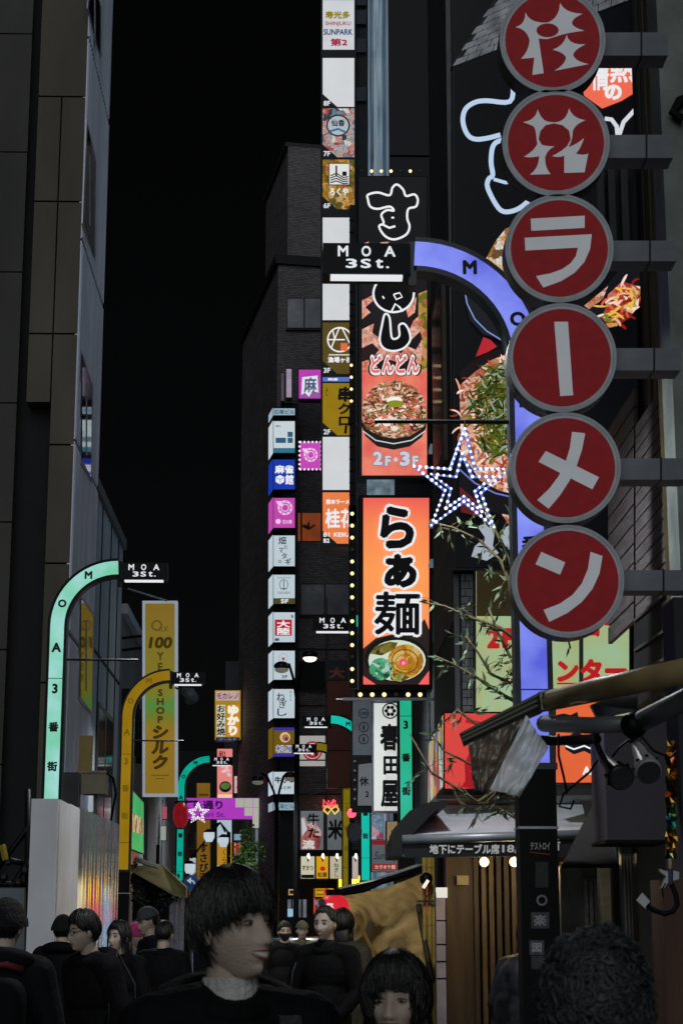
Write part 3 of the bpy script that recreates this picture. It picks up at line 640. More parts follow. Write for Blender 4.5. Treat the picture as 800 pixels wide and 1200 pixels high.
# the printed sheet: vertical blend red - orange - red
def blend(cols, z0, z1, s=.95):
    m, t, b = _mat('printed_blend_' + str(len(_mc))); _mc[('bl', len(_mc))] = m
    g = t.nodes.new('ShaderNodeNewGeometry'); sx = t.nodes.new('ShaderNodeSeparateXYZ'); mr = t.nodes.new('ShaderNodeMapRange'); mr.inputs[1].default_value = z0; mr.inputs[2].default_value = z1
    r = t.nodes.new('ShaderNodeValToRGB'); e = r.color_ramp
    while len(e.elements) < len(cols): e.elements.new(.5)
    for i, (p, h) in enumerate(cols): e.elements[i].position = p; e.elements[i].color = lin(h)+(1,)
    t.links.new(g.outputs['Position'], sx.inputs[0]); t.links.new(sx.outputs[2], mr.inputs[0]); t.links.new(mr.outputs[0], r.inputs[0]); t.links.new(r.outputs[0], b.inputs['Emission Color']); b.inputs['Emission Strength'].default_value = s
    b.inputs['Base Color'].default_value = (.2, .08, .03, 1)
    return m
lo.poly(rect_pts((425.5, 583.5, 502.5, 802)), blend([(0, 'f86858'), (.3, 'fb9050'), (.6, 'fd9a52'), (.85, 'f88450'), (1, 'ee5a54')], pc(460, 802).z, pc(460, 583).z), 'panel')
lo.poly([(487, 740), (497, 725), (502.5, 738), (502.5, 802), (425.5, 802), (425.5, 760), (440, 748), (465, 742)], ink('2a1e1c'), 'picture')
lo.polys([[(425.5, 792), (440, 802), (425.5, 802)], [(502.5, 786), (502.5, 802), (490, 802)]], ink('f06060'), 'picture')
lo.ell(464, 772, 37, 27, ink('101214'), 'bowl'); lo.ell(465, 774, 33.5, 24, ink('c8d8c4'), 'bowl')
lo.ell(475, 775, 21, 20, food(['d08a20', 'e0a840', 'b87818', 'e8c070'], 14, .9), 'food'); lo.ring(474, 775, 16, 14.5, 1.3, ink('6a4a10')); lo.ring(474, 776, 11, 9.5, 1, ink('8a6818'))
lo.ell(472, 776, 4.5, 4.2, ink('e84a70'), 'food'); lo.ell(472.5, 777, 2, 2, ink('f8a0a8'), 'food')
lo.ell(446, 784, 13.5, 13, food(['2a8a5a', '7ac8a0', '16483a', '50b080', 'c0e0d0'], 20, .85), 'food')
lo.poly([(433, 766), (440, 757), (456, 752), (466, 753), (462, 761), (447, 768)], food(['6a5a18', '8a7a28', '3a3410'], 14, .9), 'food'); lo.poly([(456, 790), (468, 788), (480, 794), (470, 799), (458, 797)], food(['8a8a30', '5a5a18', 'b0a860'], 14, .9), 'food')
for ch, rc in (('ら', (444, 592, 486, 644)), ('ぁ', (449, 648, 489, 690)), ('麺', (437, 692, 493, 745))):
    lo.txt(ch, (rc[0]-2, rc[1]-2, rc[2]+2, rc[3]+2), WHITE, .085); lo.txt(ch, (rc[0]+1, rc[1]+1, rc[2]-1, rc[3]-1), INK, .05 if ch != '麺' else .022)
MB().prism([pc(*p) for p in rect_pts((408.5, 592, 417.5, 806))], (0, .1, 0)).build('bulb_rail', BLKM, lo.t)
for i in range(15): bulb(lo.t, P(412.5, 602+i*14, CS-.03), .026, BLO if i in (3, 8, 12) else BLB)
MB().prism([pc(*p) for p in rect_pts((401, 817.5, 525, 820.5))], (0, .06, 0)).build('rail', STEEL, lo.t)
MB().prism([PY(CS+.1)(*p) for p in rect_pts((415, 808, 500, 818))], (0, .1, 0)).build('bulb_rail', BLKM, lo.t)
for i in range(6): bulb(lo.t, P(422+i*14, 814, CS+.03), .03, BLO if i == 3 else BLB)
MB().prism([PY(CS+.05)(*p) for p in rect_pts((430, 561, 462, 580))], (0, .1, 0)).build('link_panel', em('8aa0b0', .5, .5, 10), lo.t)
# ================================================================ vertical signs below
p27 = PY(27.5)
s = Sign('shop_sign', 'white lantern sign with three black brush characters under a round crest', 'sign', (436, 822, 469, 952), p27, .25, em('d4d8d4', .9, .05), STEEL, inset=2)
s.ring(457, 833, 9.5, 9.5, 1.6, INK)
for a in range(0, 360, 60): s.poly(ell(457+4.6*math.cos(R(a)), 833-4.6*math.sin(R(a)), 2.3, 2.3, 10), INK)
for ch, rc in (('春', (445, 848, 468, 880)), ('田', (449, 886, 467, 908)), ('屋', (446, 914, 467, 946))): s.txt(ch, rc, INK, .04)
s = Sign('menu_sign', 'grey vertical sign with three small circles', 'sign', (412, 820, 436, 886), PY(27.9), .15, em('5c646c', .5, .25, 3), BLKM)
for cy in (836, 852, 866): s.ring(426, cy, 6, 6, 1, INK)
s.txts([('100', (422, 834, 430, 838), 'h'), ('1', (425, 850, 427, 855), 'h'), ('1', (425, 864, 427, 869), 'h')], INK, .02)
s = Sign('menu_sign', 'grey board with a closed-day notice in a black studded frame', 'sign', (412, 885, 437, 952), PY(27.8), .12, None, BLK)
s.poly(quad_path([(420, 896), (436, 894), (436, 944), (419, 944)]), em('6a6f74', .6, .15), 'panel'); s.txts([('休', (421, 910, 432, 921), 'h'), ('2', (428, 927, 432, 934), 'h')], INK, .03)
for k in range(5):
    for xx in (415.5,): s.ell(xx, 892+k*11, 1.2, 1.2, ink('5a5a60'), 'stud')
# ================================================================ building with the big billboard
Hb = thing('corner_building', 'dark corner building carrying the large ramen billboard', 'building', (3, 16, 0))
hx = P(531, 400, 15.2).x
MB().box(hx, 9, 15.2, 17.8, 0, 13).build('wall', mat('33363a', .75, 0, .3, 1.5, .3, 30), Hb)
PINK = brick_mat('6e5a5c', '5c4c50', '8a7c7e', 9, .5, .25, (R(90), 0, R(90)))
MB().box(hx-.012, hx-.002, 15.25, 17.7, 4.2, 5.6).build('brick_strip', PINK, Hb)
MB().box(hx-.03, hx+.012, 15.17, 15.22, 0, 11.2).build('corner_trim', mat('5d6166', .5, .3, .3, 4), Hb)
sw = MB().box(hx-.04, hx-.003, 15.9, 17.2, 5.75, 7.6).build('window', mat('5a5348', .6), Hb); MB().box(hx-.045, hx-.04, 16.0, 17.1, 5.85, 7.5).build('pane', glass('0a0a0a'), sw)
# stone column: blocks with recessed joints
STO = mat('7d8084', .8, 0, .35, 8, .5, 50)
p15 = PY(15.12); x0, x1 = P(541, 760, 15.12).x, P(555, 760, 15.12).x; z0, z1 = P(548, 836, 15.12).z, P(548, 672, 15.12).z
MB().box(x0+.004, x1-.004, 15.14, 15.2, z0, z1).build('column', mat('2c2d2f', .9), Hb)
nb = 18; hh = (z1-z0)/nb
proto = None
for i in range(nb):
    xm_ = x0+(x1-x0)*(.35 if i % 2 else .68)
    for a, c in ((x0, xm_-.003), (xm_+.003, x1)):
        d_ = random.uniform(0, .012); MB().box(a, c, 15.12-d_, 15.16, z0+i*hh+.003, z0+(i+1)*hh-.003).build('stone', STO, Hb)
bp = PY(15.0, .005)
bb = Sign('billboard', 'huge black billboard with white outlined letters and bowls of food', 'billboard', (530, 60, 747, 668), bp, .18, None, mat('24272b', .5, .4), pts=[(530, 76), (747, -6), (747, 668), (531, 668)])
BBL = ink('14161b', 1)
bb.poly([(532, 80), (746, 0), (746, 665), (533, 665)], em('15171c', .35, .2, 2), 'panel')
# shingled eave printed above the letters is a real little roof: rows of shingles
SH = em('84888e', .5, .5, 5, False)  # shingles glow in their own colour in place of uplight on the roof
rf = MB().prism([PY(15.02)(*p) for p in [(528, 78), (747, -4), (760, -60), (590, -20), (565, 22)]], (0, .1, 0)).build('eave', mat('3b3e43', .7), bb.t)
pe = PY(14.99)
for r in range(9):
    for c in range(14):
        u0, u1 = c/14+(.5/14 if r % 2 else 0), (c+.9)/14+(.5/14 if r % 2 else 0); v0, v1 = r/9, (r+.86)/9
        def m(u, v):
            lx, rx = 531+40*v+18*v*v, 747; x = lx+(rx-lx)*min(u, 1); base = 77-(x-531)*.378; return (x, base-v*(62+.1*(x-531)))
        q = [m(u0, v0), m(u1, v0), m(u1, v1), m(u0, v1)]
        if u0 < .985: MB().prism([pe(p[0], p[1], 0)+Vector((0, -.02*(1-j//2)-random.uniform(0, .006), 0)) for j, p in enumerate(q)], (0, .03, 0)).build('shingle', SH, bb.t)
GL = ink('b4cae4', 1)
t_ = [(601, 100), (597, 119), (570, 118), (556, 120), (545, 128), (542, 142), (547, 157), (556, 163), (570, 162), (586, 158)]
bb.line(t_, 5.6, GL, 'lettering'); bb.line([(600, 164), (585, 165), (577, 172), (575, 190), (577, 205), (572, 210), (571, 220), (581, 240), (590, 248), (604, 246), (616, 238), (625, 228)], 5.6, GL, 'lettering'); bb.line([(578, 210), (592, 214), (600, 213)], 4, GL, 'lettering')
bb.poly([(690, 74), (700, 66), (744, 66), (744, 108), (728, 118), (705, 127), (684, 112), (680, 95)], blend([(0, 'f0684e'), (1, 'f0745c')], 10, 12), 'picture')
bb.txt('熱', (714, 67, 744, 97), WHITE, .03); bb.txt('情', (692, 76, 713, 106), WHITE, .03); bb.txt('の', (708, 99, 728, 117), WHITE, .06)
bb.line([(708, 139), (716, 140), (722, 148), (723, 158)], 5, ink('d0d4dc'), 'lettering'); bb.line([(744, 128), (730, 143), (725, 158)], 5, ink('d0d4dc'), 'lettering')
RICE = food(['e8a890', 'c86a4c', 'f0d0c0', 'd08860', 'b05038', 'e8b8a0'], 20, .85); GRN = food(['5c6a14', '3a4a10', '7a8a2a', '9ab090', '20300c', '66702a', '4c5c14'], 9, .8, (2.2, 1, .9), False, 1.2)
MEAT = food(['b83a2c', 'e08068', '8a2018', 'd8a050', 'c85848', 'ecb090'], 9, .85, (1, 1, 1.5))
bb.poly([(545, 352), (556, 330), (575, 305), (590, 292), (604, 285), (604, 420), (588, 398), (566, 392), (550, 375)], ink('1a1c22'), 'bowl')
bb.poly([(568, 305), (580, 283), (592, 268), (606, 262), (606, 330), (590, 322), (575, 316)], food(['e8c8a8', 'd89850', 'b07030', '705030', 'e8e0d0'], 12, .9), 'food')
bb.poly([(558, 345), (566, 352), (575, 372), (584, 385), (596, 392), (604, 398), (604, 340), (580, 330)], RICE, 'food')
bb.line([(544, 340), (547, 356), (556, 374), (570, 388), (588, 399), (600, 402)], 1.6, ink('7a90c8'), 'bowl')
bb.poly([(538, 436), (552, 424), (570, 414), (590, 408), (606, 405), (606, 425), (560, 440), (540, 452)], ink('1a1012'), 'bowl'); bb.poly([(557, 418), (566, 395), (574, 398), (582, 406), (570, 413)], ink('b02430'), 'picture')
bb.poly([(538, 452), (556, 436), (575, 422), (590, 416), (612, 410), (612, 640), (560, 560), (540, 530)], RICE, 'food')
bb.poly([(552, 470), (562, 448), (576, 432), (592, 422), (606, 414), (610, 440), (606, 470), (604, 510), (598, 532), (576, 536), (565, 530), (566, 502), (552, 490)], GRN, 'food')
bb.strands([(538, 456), (556, 438), (575, 424), (590, 418), (612, 412), (612, 560), (560, 545), (540, 530)], ['f4d8c8', 'b8482e', 'e8a080', '8a3020', 'f0c0a0'], 160, 12, 2.4)
bb.strands([(550, 472), (562, 446), (576, 430), (592, 420), (606, 414), (612, 440), (608, 470), (606, 510), (598, 534), (576, 538), (562, 530), (563, 502), (551, 490)], ['4e5812', '2c380c', '66702a', '8a9a86', '161f08', '565f1a', '222c0c', '3c4810'], 420, 15, 2.3)
bb.strands([(545, 545), (606, 535), (606, 575), (580, 572), (560, 560)], ['e8a080', 'c05a3c', 'f0d0b8', '9a3a24'], 50, 12, 3)
bb.ell(605, 465, 11, 20, food(['e8a040', 'f0b860', 'e09040'], 6, .9), 'egg'); bb.ell(609, 466, 5, 9, ink('f4e0d0'), 'egg')
bb.poly([(538, 548), (560, 562), (585, 575), (606, 580), (606, 605), (575, 600), (550, 585), (538, 570)], ink('131318'), 'bowl'); bb.line([(538, 550), (556, 566), (580, 578), (606, 584)], 1.8, ink('6a78c0'), 'bowl')
bb.poly([(538, 570), (556, 585), (570, 600), (560, 605), (540, 600)], ink('5a1c22'), 'picture')
bb.poly([(552, 652), (556, 640), (568, 630), (560, 618), (566, 610), (580, 618), (577, 640), (584, 648), (570, 657)], ink('a0a8b4'), 'lettering'); bb.poly([(585, 632), (592, 618), (606, 610), (606, 650), (596, 644)], ink('a0a8b4'), 'lettering')
bb.poly([(684, 360), (712, 332), (724, 318), (728, 300), (752, 305), (752, 350), (735, 370), (715, 385), (690, 372)], ink('14161c'), 'bowl')
bb.poly([(706, 372), (712, 345), (728, 330), (750, 336), (750, 352), (738, 372), (722, 382), (712, 384)], MEAT, 'food'); bb.strands([(706, 372), (712, 345), (728, 330), (750, 336), (750, 352), (738, 372), (722, 382)], ['e8a890', '8a1c14', 'd85a48', 'e8b848', '6a7a28', 'f0d0c0'], 70, 13, 3); bb.poly([(684, 358), (700, 345), (712, 335), (706, 350), (690, 362)], RICE, 'food')
# green sign of the upper floors
gs = Sign('floor_sign', 'pale green lit billboard with red lettering under the black one', 'billboard', (556, 668, 738, 842), PY(14.95), .2, two('98b890', 'a4a866', .95, 3), mat('4a4436', .6, .2), inset=1.5)
gs.poly(rect_pts((558, 669, 606, 722)), mat('6c5a2a', .6, 0, .15, 2), 'blank_panel'); gs.poly(rect_pts((605, 669, 610, 842)), STEEL, 'divider'); gs.poly(rect_pts((678, 745, 683, 842)), mat('4a4e52', .5), 'divider')
RL = ink('b01c20'); gs.txts([('2', (570, 736, 585, 760), 'h'), ('F', (588, 736, 603, 760), 'h'), ('ンター', (652, 772, 734, 800), 'h'), ('ョ', (686, 722, 702, 746), 'h')], RL, .06); gs.poly(rect_pts((708, 728, 733, 733)), RL, 'lettering')
gs.poly(rect_pts((652, 800, 676, 802)), RL)
# red sign box with a lit poster on its street side
rs = Sign('sign_box', 'red lit sign box with a bright poster on its street edge', 'sign', (519, 834, 608, 926), PY(14.2), .5, blend([(0, 'd01c2c'), (1, 'e8283a')], 3, 5, .9), BLK, inset=2)
rs.poly([(549, 884), (544, 894), (545, 915), (540, 922), (556, 924), (560, 880), (566, 862), (556, 868)], ink('9a1420')); rs.poly([(546, 842), (563, 846), (562, 850), (545, 846)], ink('a81824'))
sx = P(519, 880, 14.2).x-.004; px_ = PX(sx)
MB().prism([px_(*p) for p in [(518.5, 838), (502, 872), (501, 942), (518.5, 922)]], (.003, 0, 0)).build('poster', food(['a8b8c0', 'c05048', '4a78a0', 'd8d0c0', '58a890', 'e0b050', '7a5a58'], 7, .8, (1, 1, .5)), rs.t)
# orange ramen sign low on the right
os_ = Sign('sign_box', 'orange lit sign with black trimmed lettering behind the awning arms', 'sign', (650, 822, 712, 918), PY(13.6), .2, em('e8683c', .9, .15), BLK, inset=1)
os_.poly([(651, 838), (660, 836), (668, 838), (676, 834), (678, 844), (660, 842), (651, 846)], ink('141416'), 'lettering'); os_.poly([(660, 866), (676, 856), (690, 870), (700, 868), (704, 878), (692, 884), (684, 880), (672, 884), (662, 878)], ink('141416'), 'lettering'); os_.line([(662, 874), (672, 878), (684, 874), (698, 880)], 2, WHITE, 'lettering')
os_.txt('AB', (682, 898, 699, 908), WHITE, .04)
# ================================================================ shop with the round-ended awning
shp = thing('ramen_shop', 'dark slatted shop front below the grey awning', 'shop', (1.9, 14.8, 0))
WOODD = mat('3a2f24', .6, 0, .4, 3, .3, 25, (6, 6, .6)); WOODL = mat('54432e', .55, 0, .4, 3, .3, 25, (6, 6, .6))
sY_ = 14.6
def px_box(px0, py0, px1, py1, Y, dep, m, nm, par):
    a = P(px0, (py0+py1)/2, Y).x; c = P(px1, (py0+py1)/2, Y).x; zt, zb = P((px0+px1)/2, py0, Y).z, max(.01, P((px0+px1)/2, py1, Y).z)
    return MB().box(a, c, Y, Y+dep, zb, zt).build(nm, m, par)
px_box(512, 985, 720, 1340, 15.0, .18, mat('241c14', .8), 'wall', shp)
px_box(524, 1000, 556, 1340, 14.66, .3, mat('3f3222', .6, 0, .5, 2, .4, 20, (5, 5, .5)), 'board', shp)
for x in range(557, 652, 9):
    px_box(x, 1002, x+5.4, 1340, 14.62+random.uniform(0, .04), .12, random.choice((WOODD, WOODL, WOODD)), 'slat', shp)
for x in range(660, 700, 11): px_box(x, 1010, x+5, 1340, 14.7, .1, WOODL, 'slat', shp)
px_box(512, 1046, 523, 1340, 14.55, .1, mat('8d8aa0', .5, 0, .2, 6), 'door_jamb', shp); px_box(511, 1040, 524, 1052, 14.54, .08, em('dcdcd2', .9, 0), 'light_cap', shp)
for yv in (1078, 1106, 1126, 1146): px_box(511.5, yv, 523.5, yv+1.5, 14.545, .01, BLK, 'band', shp)
s = Sign('lantern_sign', 'small orange lit sign glowing in the shop doorway', 'sign', (639, 1032, 664, 1092), PY(14.3), .12, None, mat('b09a78', .5), inset=0)
s.poly(rect_pts((650, 1036, 662, 1050)), em('e86a18', 1.0, .1)); s.poly(rect_pts((650, 1050, 662, 1063)), em('c8801c', 1, .2)); s.poly(rect_pts((650, 1063, 662, 1088)), em('d85a28', 1, .2)); s.txts([('一', (653, 1040, 659, 1046), 'h'), ('酒', (652, 1053, 659, 1061), 'h')], INK, .02)
nt_ = px_box(535, 1026, 549, 1037, 14.6, .03, mat('8a8262', .6), 'notice', shp)
# grey awning: barrel end, sloping cloth, front bar and valance
AW = mat('ccd2dc', .7, 0, .12, 5, .15, 60); AWD = mat('17181b', .6, 0, .2, 5); BAR = mat('9aa0a6', .4, .4, .15, 6)
aw = thing('awning', 'grey cloth shop awning with white writing on its black valance', 'awning', P(580, 1003, 13.4))
f_, b_ = PY(13.4), PY(14.9)
MB().prism([f_(480, 980), f_(690, 974), b_(682, 944), b_(512, 944)], (0, .02, .01)).build('cloth', AW, aw)
arc = quad_path([(458, 1003), (456, 950, 1), (520, 938), (521, 944), (470, 954, 1), (473, 1003)], 10)
MB().prism([PY(13.42)(*p) for p in [(458, 1003), (459, 985), (466, 966), (480, 950), (498, 941), (522, 938), (522, 946), (512, 948), (480, 981), (472, 1003)]], (0, .9, 0)).build('barrel_end', AWD, aw)
MB().tube([f_(471, 984), f_(692, 977.5)], .035, 10).build('front_bar', BAR, aw, True)
MB().prism([f_(472, 986), f_(690, 980), f_(689, 1003), f_(473, 1005)], (0, .02, 0)).build('valance', AWD, aw)
b = MB(); pv = PY(13.39); put_text(b, '地下にテーブル席', pv, (503, 989, 585, 1001), 0, .04); put_text(b, '18席', pv, (588, 988, 619, 1000), 0, .03); put_text(b, '有', pv, (645, 985, 656, 997), 0, .03); b.build('lettering', mat('e4e4e0', .6, 0, .05, 3), aw, fix=False)
MB().tube([b_(512, 941), b_(712, 935)], .03, 8).build('rear_bar', BAR, aw, True)
for xx in (567, 602, 690):
    l = thing('hanging_bulb', {567: 'bare glowing bulb under the awning, nearer the green lamp post', 602: 'bare glowing bulb under the awning, beside the black lamp base', 690: 'bare bulb under the dark awning flap'}[xx], 'bulb', P(xx, 1010, 13.9), 'bare bulbs under the awning')
    MB().tube([P(xx, 1004, 13.9), P(xx, 996, 13.9)], .014, 6).build('socket', BLK, l); MB().ball(P(xx, 1010, 13.9), .036, 12, 8).build('bulb', em('ffd092', 3.2, 0, 1, False), l, True)
    pl_ = bpy.data.lights.new('bulb_light', 'POINT'); pl_.energy = 7.5; pl_.color = (1, .75, .42); pl_.shadow_soft_size = .04; po = bpy.data.objects.new('bulb_light', pl_); COL.objects.link(po); po.parent = l; po.location = Vector((0, -.02, -.06))
da = thing('awning', 'dark brown awning flap at the doorway beside the steel shutter', 'awning', P(690, 1014, 11.6))
MB().prism([P(700, 934, 11.9), P(712, 930, 11.9), P(724, 1015, 11.4), P(658, 1015, 11.4)], (0, .06, 0)).build('flap', mat('24211f', .7, 0, .2, 5), da); MB().tube([P(657, 1015, 11.4), P(724, 1015, 11.4)], .012, 6).build('hem', BLK, da)
# wall, posts and door beside it
ew = thing('near_building', 'dark building of slatted panels and posts behind the round sign brackets', 'building', (2.6, 11.5, 0))
MB().box(2.66, 9, 8.0, 13.25, 0, 14).build('wall', mat('2c2e31', .8, 0, .35, 1.2, .2, 20), ew)
EX = P(738, 700, 12.6).x
px_box(708, 1005, 726, 1340, 12.2, .15, mat('6f6650', .7, 0, .25, 4, .2, 20), 'door_jamb', ew); px_box(660, 1015, 709, 1340, 12.4, .1, mat('2a2826', .6, 0, .4, 8), 'door_leaf', ew)
for k in range(4): px_box(686+k*6, 1030, 690+k*6, 1180, 12.39, .01, mat('4a4844', .6, 0, .6, 30), 'print', ew)
px_box(722, 986, 735, 1340, 12.1, .2, BLK, 'post', ew)
px_box(733, 1000, 752, 1340, 11.6, .1, mat('4d4c47', .5, .2, .2, 5), 'door_frame', ew)
for x in (735, 739, 743, 747): px_box(x, 1003, x+2, 1340, 11.58, .02, mat('7a7870', .5, .3), 'rib', ew)
px_box(751, 978, 785, 1340, 11.3, .2, mat('35322d', .6, 0, .3, 3), 'wall', ew); px_box(727, 986, 752, 1000, 11.4, .1, mat('3a3d3a', .5), 'lintel', ew)
px_box(770, 1096, 782, 1340, 10.6, .1, mat('454438', .6), 'board', ew)
# plank-clad bay: receding slatted panels
SLT = mat('6a6468', .6, .1, .35, 5, .4, 30, (1, 1, 8))
for (xa, xb) in ((712, 742), (744, 786)):
    Ya, Yb = (12.9, 12.0) if xa == 712 else (11.9, 11.0)
    n = 14 if xa == 744 else 12
    for k in range(n):
        f0, f1 = k/n, (k+.88)/n
        def edge(x, f): 
            t = 350+(x-350); yt = 1090-(x-350)*(1.5 if xa == 744 else 1.62); yb = 1090-(x-350)*.92; return yt+(yb-yt)*f
        MB().prism([P(xa, edge(xa, f0), Ya), P(xb, edge(xb, f0), Yb), P(xb, edge(xb, f1), Yb), P(xa, edge(xa, f1), Ya)], (.03, .02, 0)).build('slat', SLT, ew)
MB().prism([P(742, 520, 11.96), P(745, 515, 11.96), P(748, 800, 11.96), P(745, 800, 11.96)], (.05, .05, 0)).build('post', BLK, ew)
MB().prism([P(742, 728, 11.9), P(786, 690, 11.0), P(786, 800, 11.0), P(742, 830, 11.9)], (.05, .03, 0)).build('lower_panel', mat('26282b', .6, .2, .3, 5), ew)
for q in ((744, 727, 786, 689), (744, 762, 786, 734), (744, 790, 786, 768)): MB().tube([P(q[0], q[1], 11.85), P(q[2], q[3], 10.95)], .014, 5).build('trim', mat('5c5e60', .5, .3), ew)
px_box(750, -80, 790, 470, 13.0, .2, mat('17191b', .8, 0, .3, 3), 'wall', ew)
for x, m_ in ((751, '1c1d1f'), (755, '3a3426'), (759, '101112'), (764, '403a20'), (770, '22231f')): px_box(x, -80, x+5, 500 if x < 760 else 760, 12.7-.05*(x-751)/4, .1, mat(m_, .6, .1, .3, 4), 'conduit', ew)
for x in (700, 713, 728): px_box(x, 196, x+8, 290, 13.1, .1, mat('3c3e40', .6, .1, .3, 6), 'shutter_rib', ew)
px_box(694, 192, 740, 292, 13.25, .06, mat('232527', .7), 'shutter', ew)
px_box(771, -60, 787, 760, 10.6, .12, mat('4a3f20', .5, .3, .4, 3), 'post', ew)
px_box(783, -80, 830, 770, 10.2, .3, mat('848d88', .65, .1, .35, 3, .3, 30), 'post', ew)
MB().tube([P(800, 140, 10.15), P(788, 132, 10.15), P(796, 118, 10.15), P(812, 112, 10.15)], .03, 6).build('hook', BLK, ew)
bk = px_box(709, 846, 783, 985, 10.4, .5, mat('4a4750', .6, .1, .2, 2, .1, 20), 'shutter_box', ew); px_box(709, 984, 783, 988, 10.38, .5, BLK, 'shutter_lip', ew)
px_box(781, 1030, 830, 1340, 8.8, .3, mat('4a2f22', .6, 0, .3, 3, .2, 20, (4, 4, .5)), 'post', ew); px_box(795, 700, 830, 1032, 9.0, .3, mat('1d1e20', .7), 'wall', ew)
# crinkled foil strip, clamp and tag on the post
fo = thing('foil_strip', 'crinkled iridescent foil strip hanging by the dark shutter box', 'decoration', P(785, 1015, 8.6))
b = MB(); n = 22
for i in range(n):
    pass
col = [[P(780+4*c+math.sin(i*1.7+c)*1.2, 868+i*6.6, 8.6)+Vector((0, random.uniform(-.02, .02), 0)) for c in range(4)] for i in range(n)]
for i in range(n-1):
    for c in range(3): b.poly([col[i][c], col[i][c+1], col[i+1][c+1], col[i+1][c]])
def foil():
    m, t, bs = _mat('iridescent_foil'); bs.inputs['Metallic'].default_value = 1; bs.inputs['Roughness'].default_value = .18
    tc = t.nodes.new('ShaderNodeTexCoord'); n_ = t.nodes.new('ShaderNodeTexNoise'); n_.inputs['Scale'].default_value = 7; r = t.nodes.new('ShaderNodeValToRGB'); cr = r.color_ramp
    for i in range(3): cr.elements.new(.5)
    for i, h in enumerate(('6a50d0', '50b0a0', 'c8a040', 'c07060', '8aa0c0')): cr.elements[i].position = .3+.1*i; cr.elements[i].color = lin(h)+(1,)
    t.links.new(tc.outputs['Object'], n_.inputs[0]); t.links.new(n_.outputs[0], r.inputs[0]); t.links.new(r.outputs[0], bs.inputs['Base Color']); return m
b.build('foil', foil(), fo, fix=False)
cl = thing('spring_clamp', 'white plastic spring clamp with a dangling cable and tag', 'clamp', P(775, 1035, 8.5)); CW = mat('b0b2b4', .5)
cp = PY(8.5)
MB().prism([cp(*p) for p in [(772, 1018), (780, 1021), (788, 1020), (795, 1022), (795, 1030), (782, 1034), (778, 1040), (774, 1041), (777, 1032), (780, 1027), (773, 1022)]], (0, .05, 0)).build('jaw', CW, cl)
MB().tube([cp(786, 1036), cp(791, 1048), cp(793, 1060), cp(788, 1068), cp(778, 1071), cp(766, 1067), cp(757, 1061)], .012, 6).build('cable', BLK, cl, True)
MB().tube([cp(785, 1018), cp(785, 1034)], .012, 6).build('strap', mat('20305a', .5), cl); MB().tube([cp(779, 1035), cp(775, 1042), cp(777, 1052)], .004, 5).build('string', BLK, cl)
MB().prism([cp(*p) for p in [(745, 1055), (752, 1046), (761, 1056), (756, 1065)]], (0, .004, 0)).build('tag', CW, cl)
# ================================================================ folding-arm awning close to the camera
fa = thing('folding_awning', 'mustard front bar of a folding-arm awning with a drooping clear rain sheet', 'awning', P(700, 900, 6.6))
YB = mat('94825a', .45, .2, .3, 4, .15, 20); ARM = mat('7d8288', .45, .4, .25, 5)
MB().tube([P(640, 822, 7.2), P(700, 808, 6.7), P(840, 778, 5.8)], [.04, .044, .044], 14).build('front_bar', YB, fa, True)
cp = PY(7.15)
MB().prism([cp(632, 810), cp(655, 806), cp(656, 828), cp(634, 832)], (0, .1, 0)).build('end_cap', mat('7d8184', .5, .2), fa)
bl = PY(7.25); bolts = MB()
for q in ((636, 813), (652, 810), (652, 826), (637, 829)): bolts.ball(cp(*q), .005, 6, 4)
bolts.build('bolt', BLKM, fa)
MB().prism([bl(540, 858), bl(634, 810), bl(636, 834), bl(545, 873)], (0, .08, 0)).build('rolled_edge', mat('3d3f35', .6, .1, .3, 10), fa)
for k in range(3): MB().tube([P(541, 860+k*4.5, 7.22), P(634, 813+k*6, 7.2)], .007, 5).build('rib', mat('55574c', .5, .2), fa)
MB().tube([P(636, 848, 7.1), P(690, 850, 6.8), P(741, 848, 6.6)], .032, 10).build('arm', ARM, fa, True); MB().tube([P(741, 850, 6.6), P(790, 826, 6.3), P(850, 795, 6)], .038, 10).build('arm', ARM, fa, True)
MB().ball(P(742, 850, 6.55), .05, 10, 7).build('elbow', BLKM, fa, True)
MB().tube([P(600, 866, 7.3), P(650, 868, 7.2), P(700, 866, 7)], .02, 8).build('arm', mat('23262a', .5), fa, True)
MB().prism([P(640, 838, 7.1), P(652, 838, 7.1), P(652, 856, 7.1), P(640, 856, 7.1)], (0, .06, 0)).build('bracket', ARM, fa)
MB().prism([P(692, 826, 7.0), P(748, 802, 6.7), P(746, 832, 6.7), P(700, 842, 7.0)], (0, .04, 0)).build('plate', mat('5e6270', .25, .8, .1, 3), fa)  # plate put in to carry a blue lit patch and its purple reflection
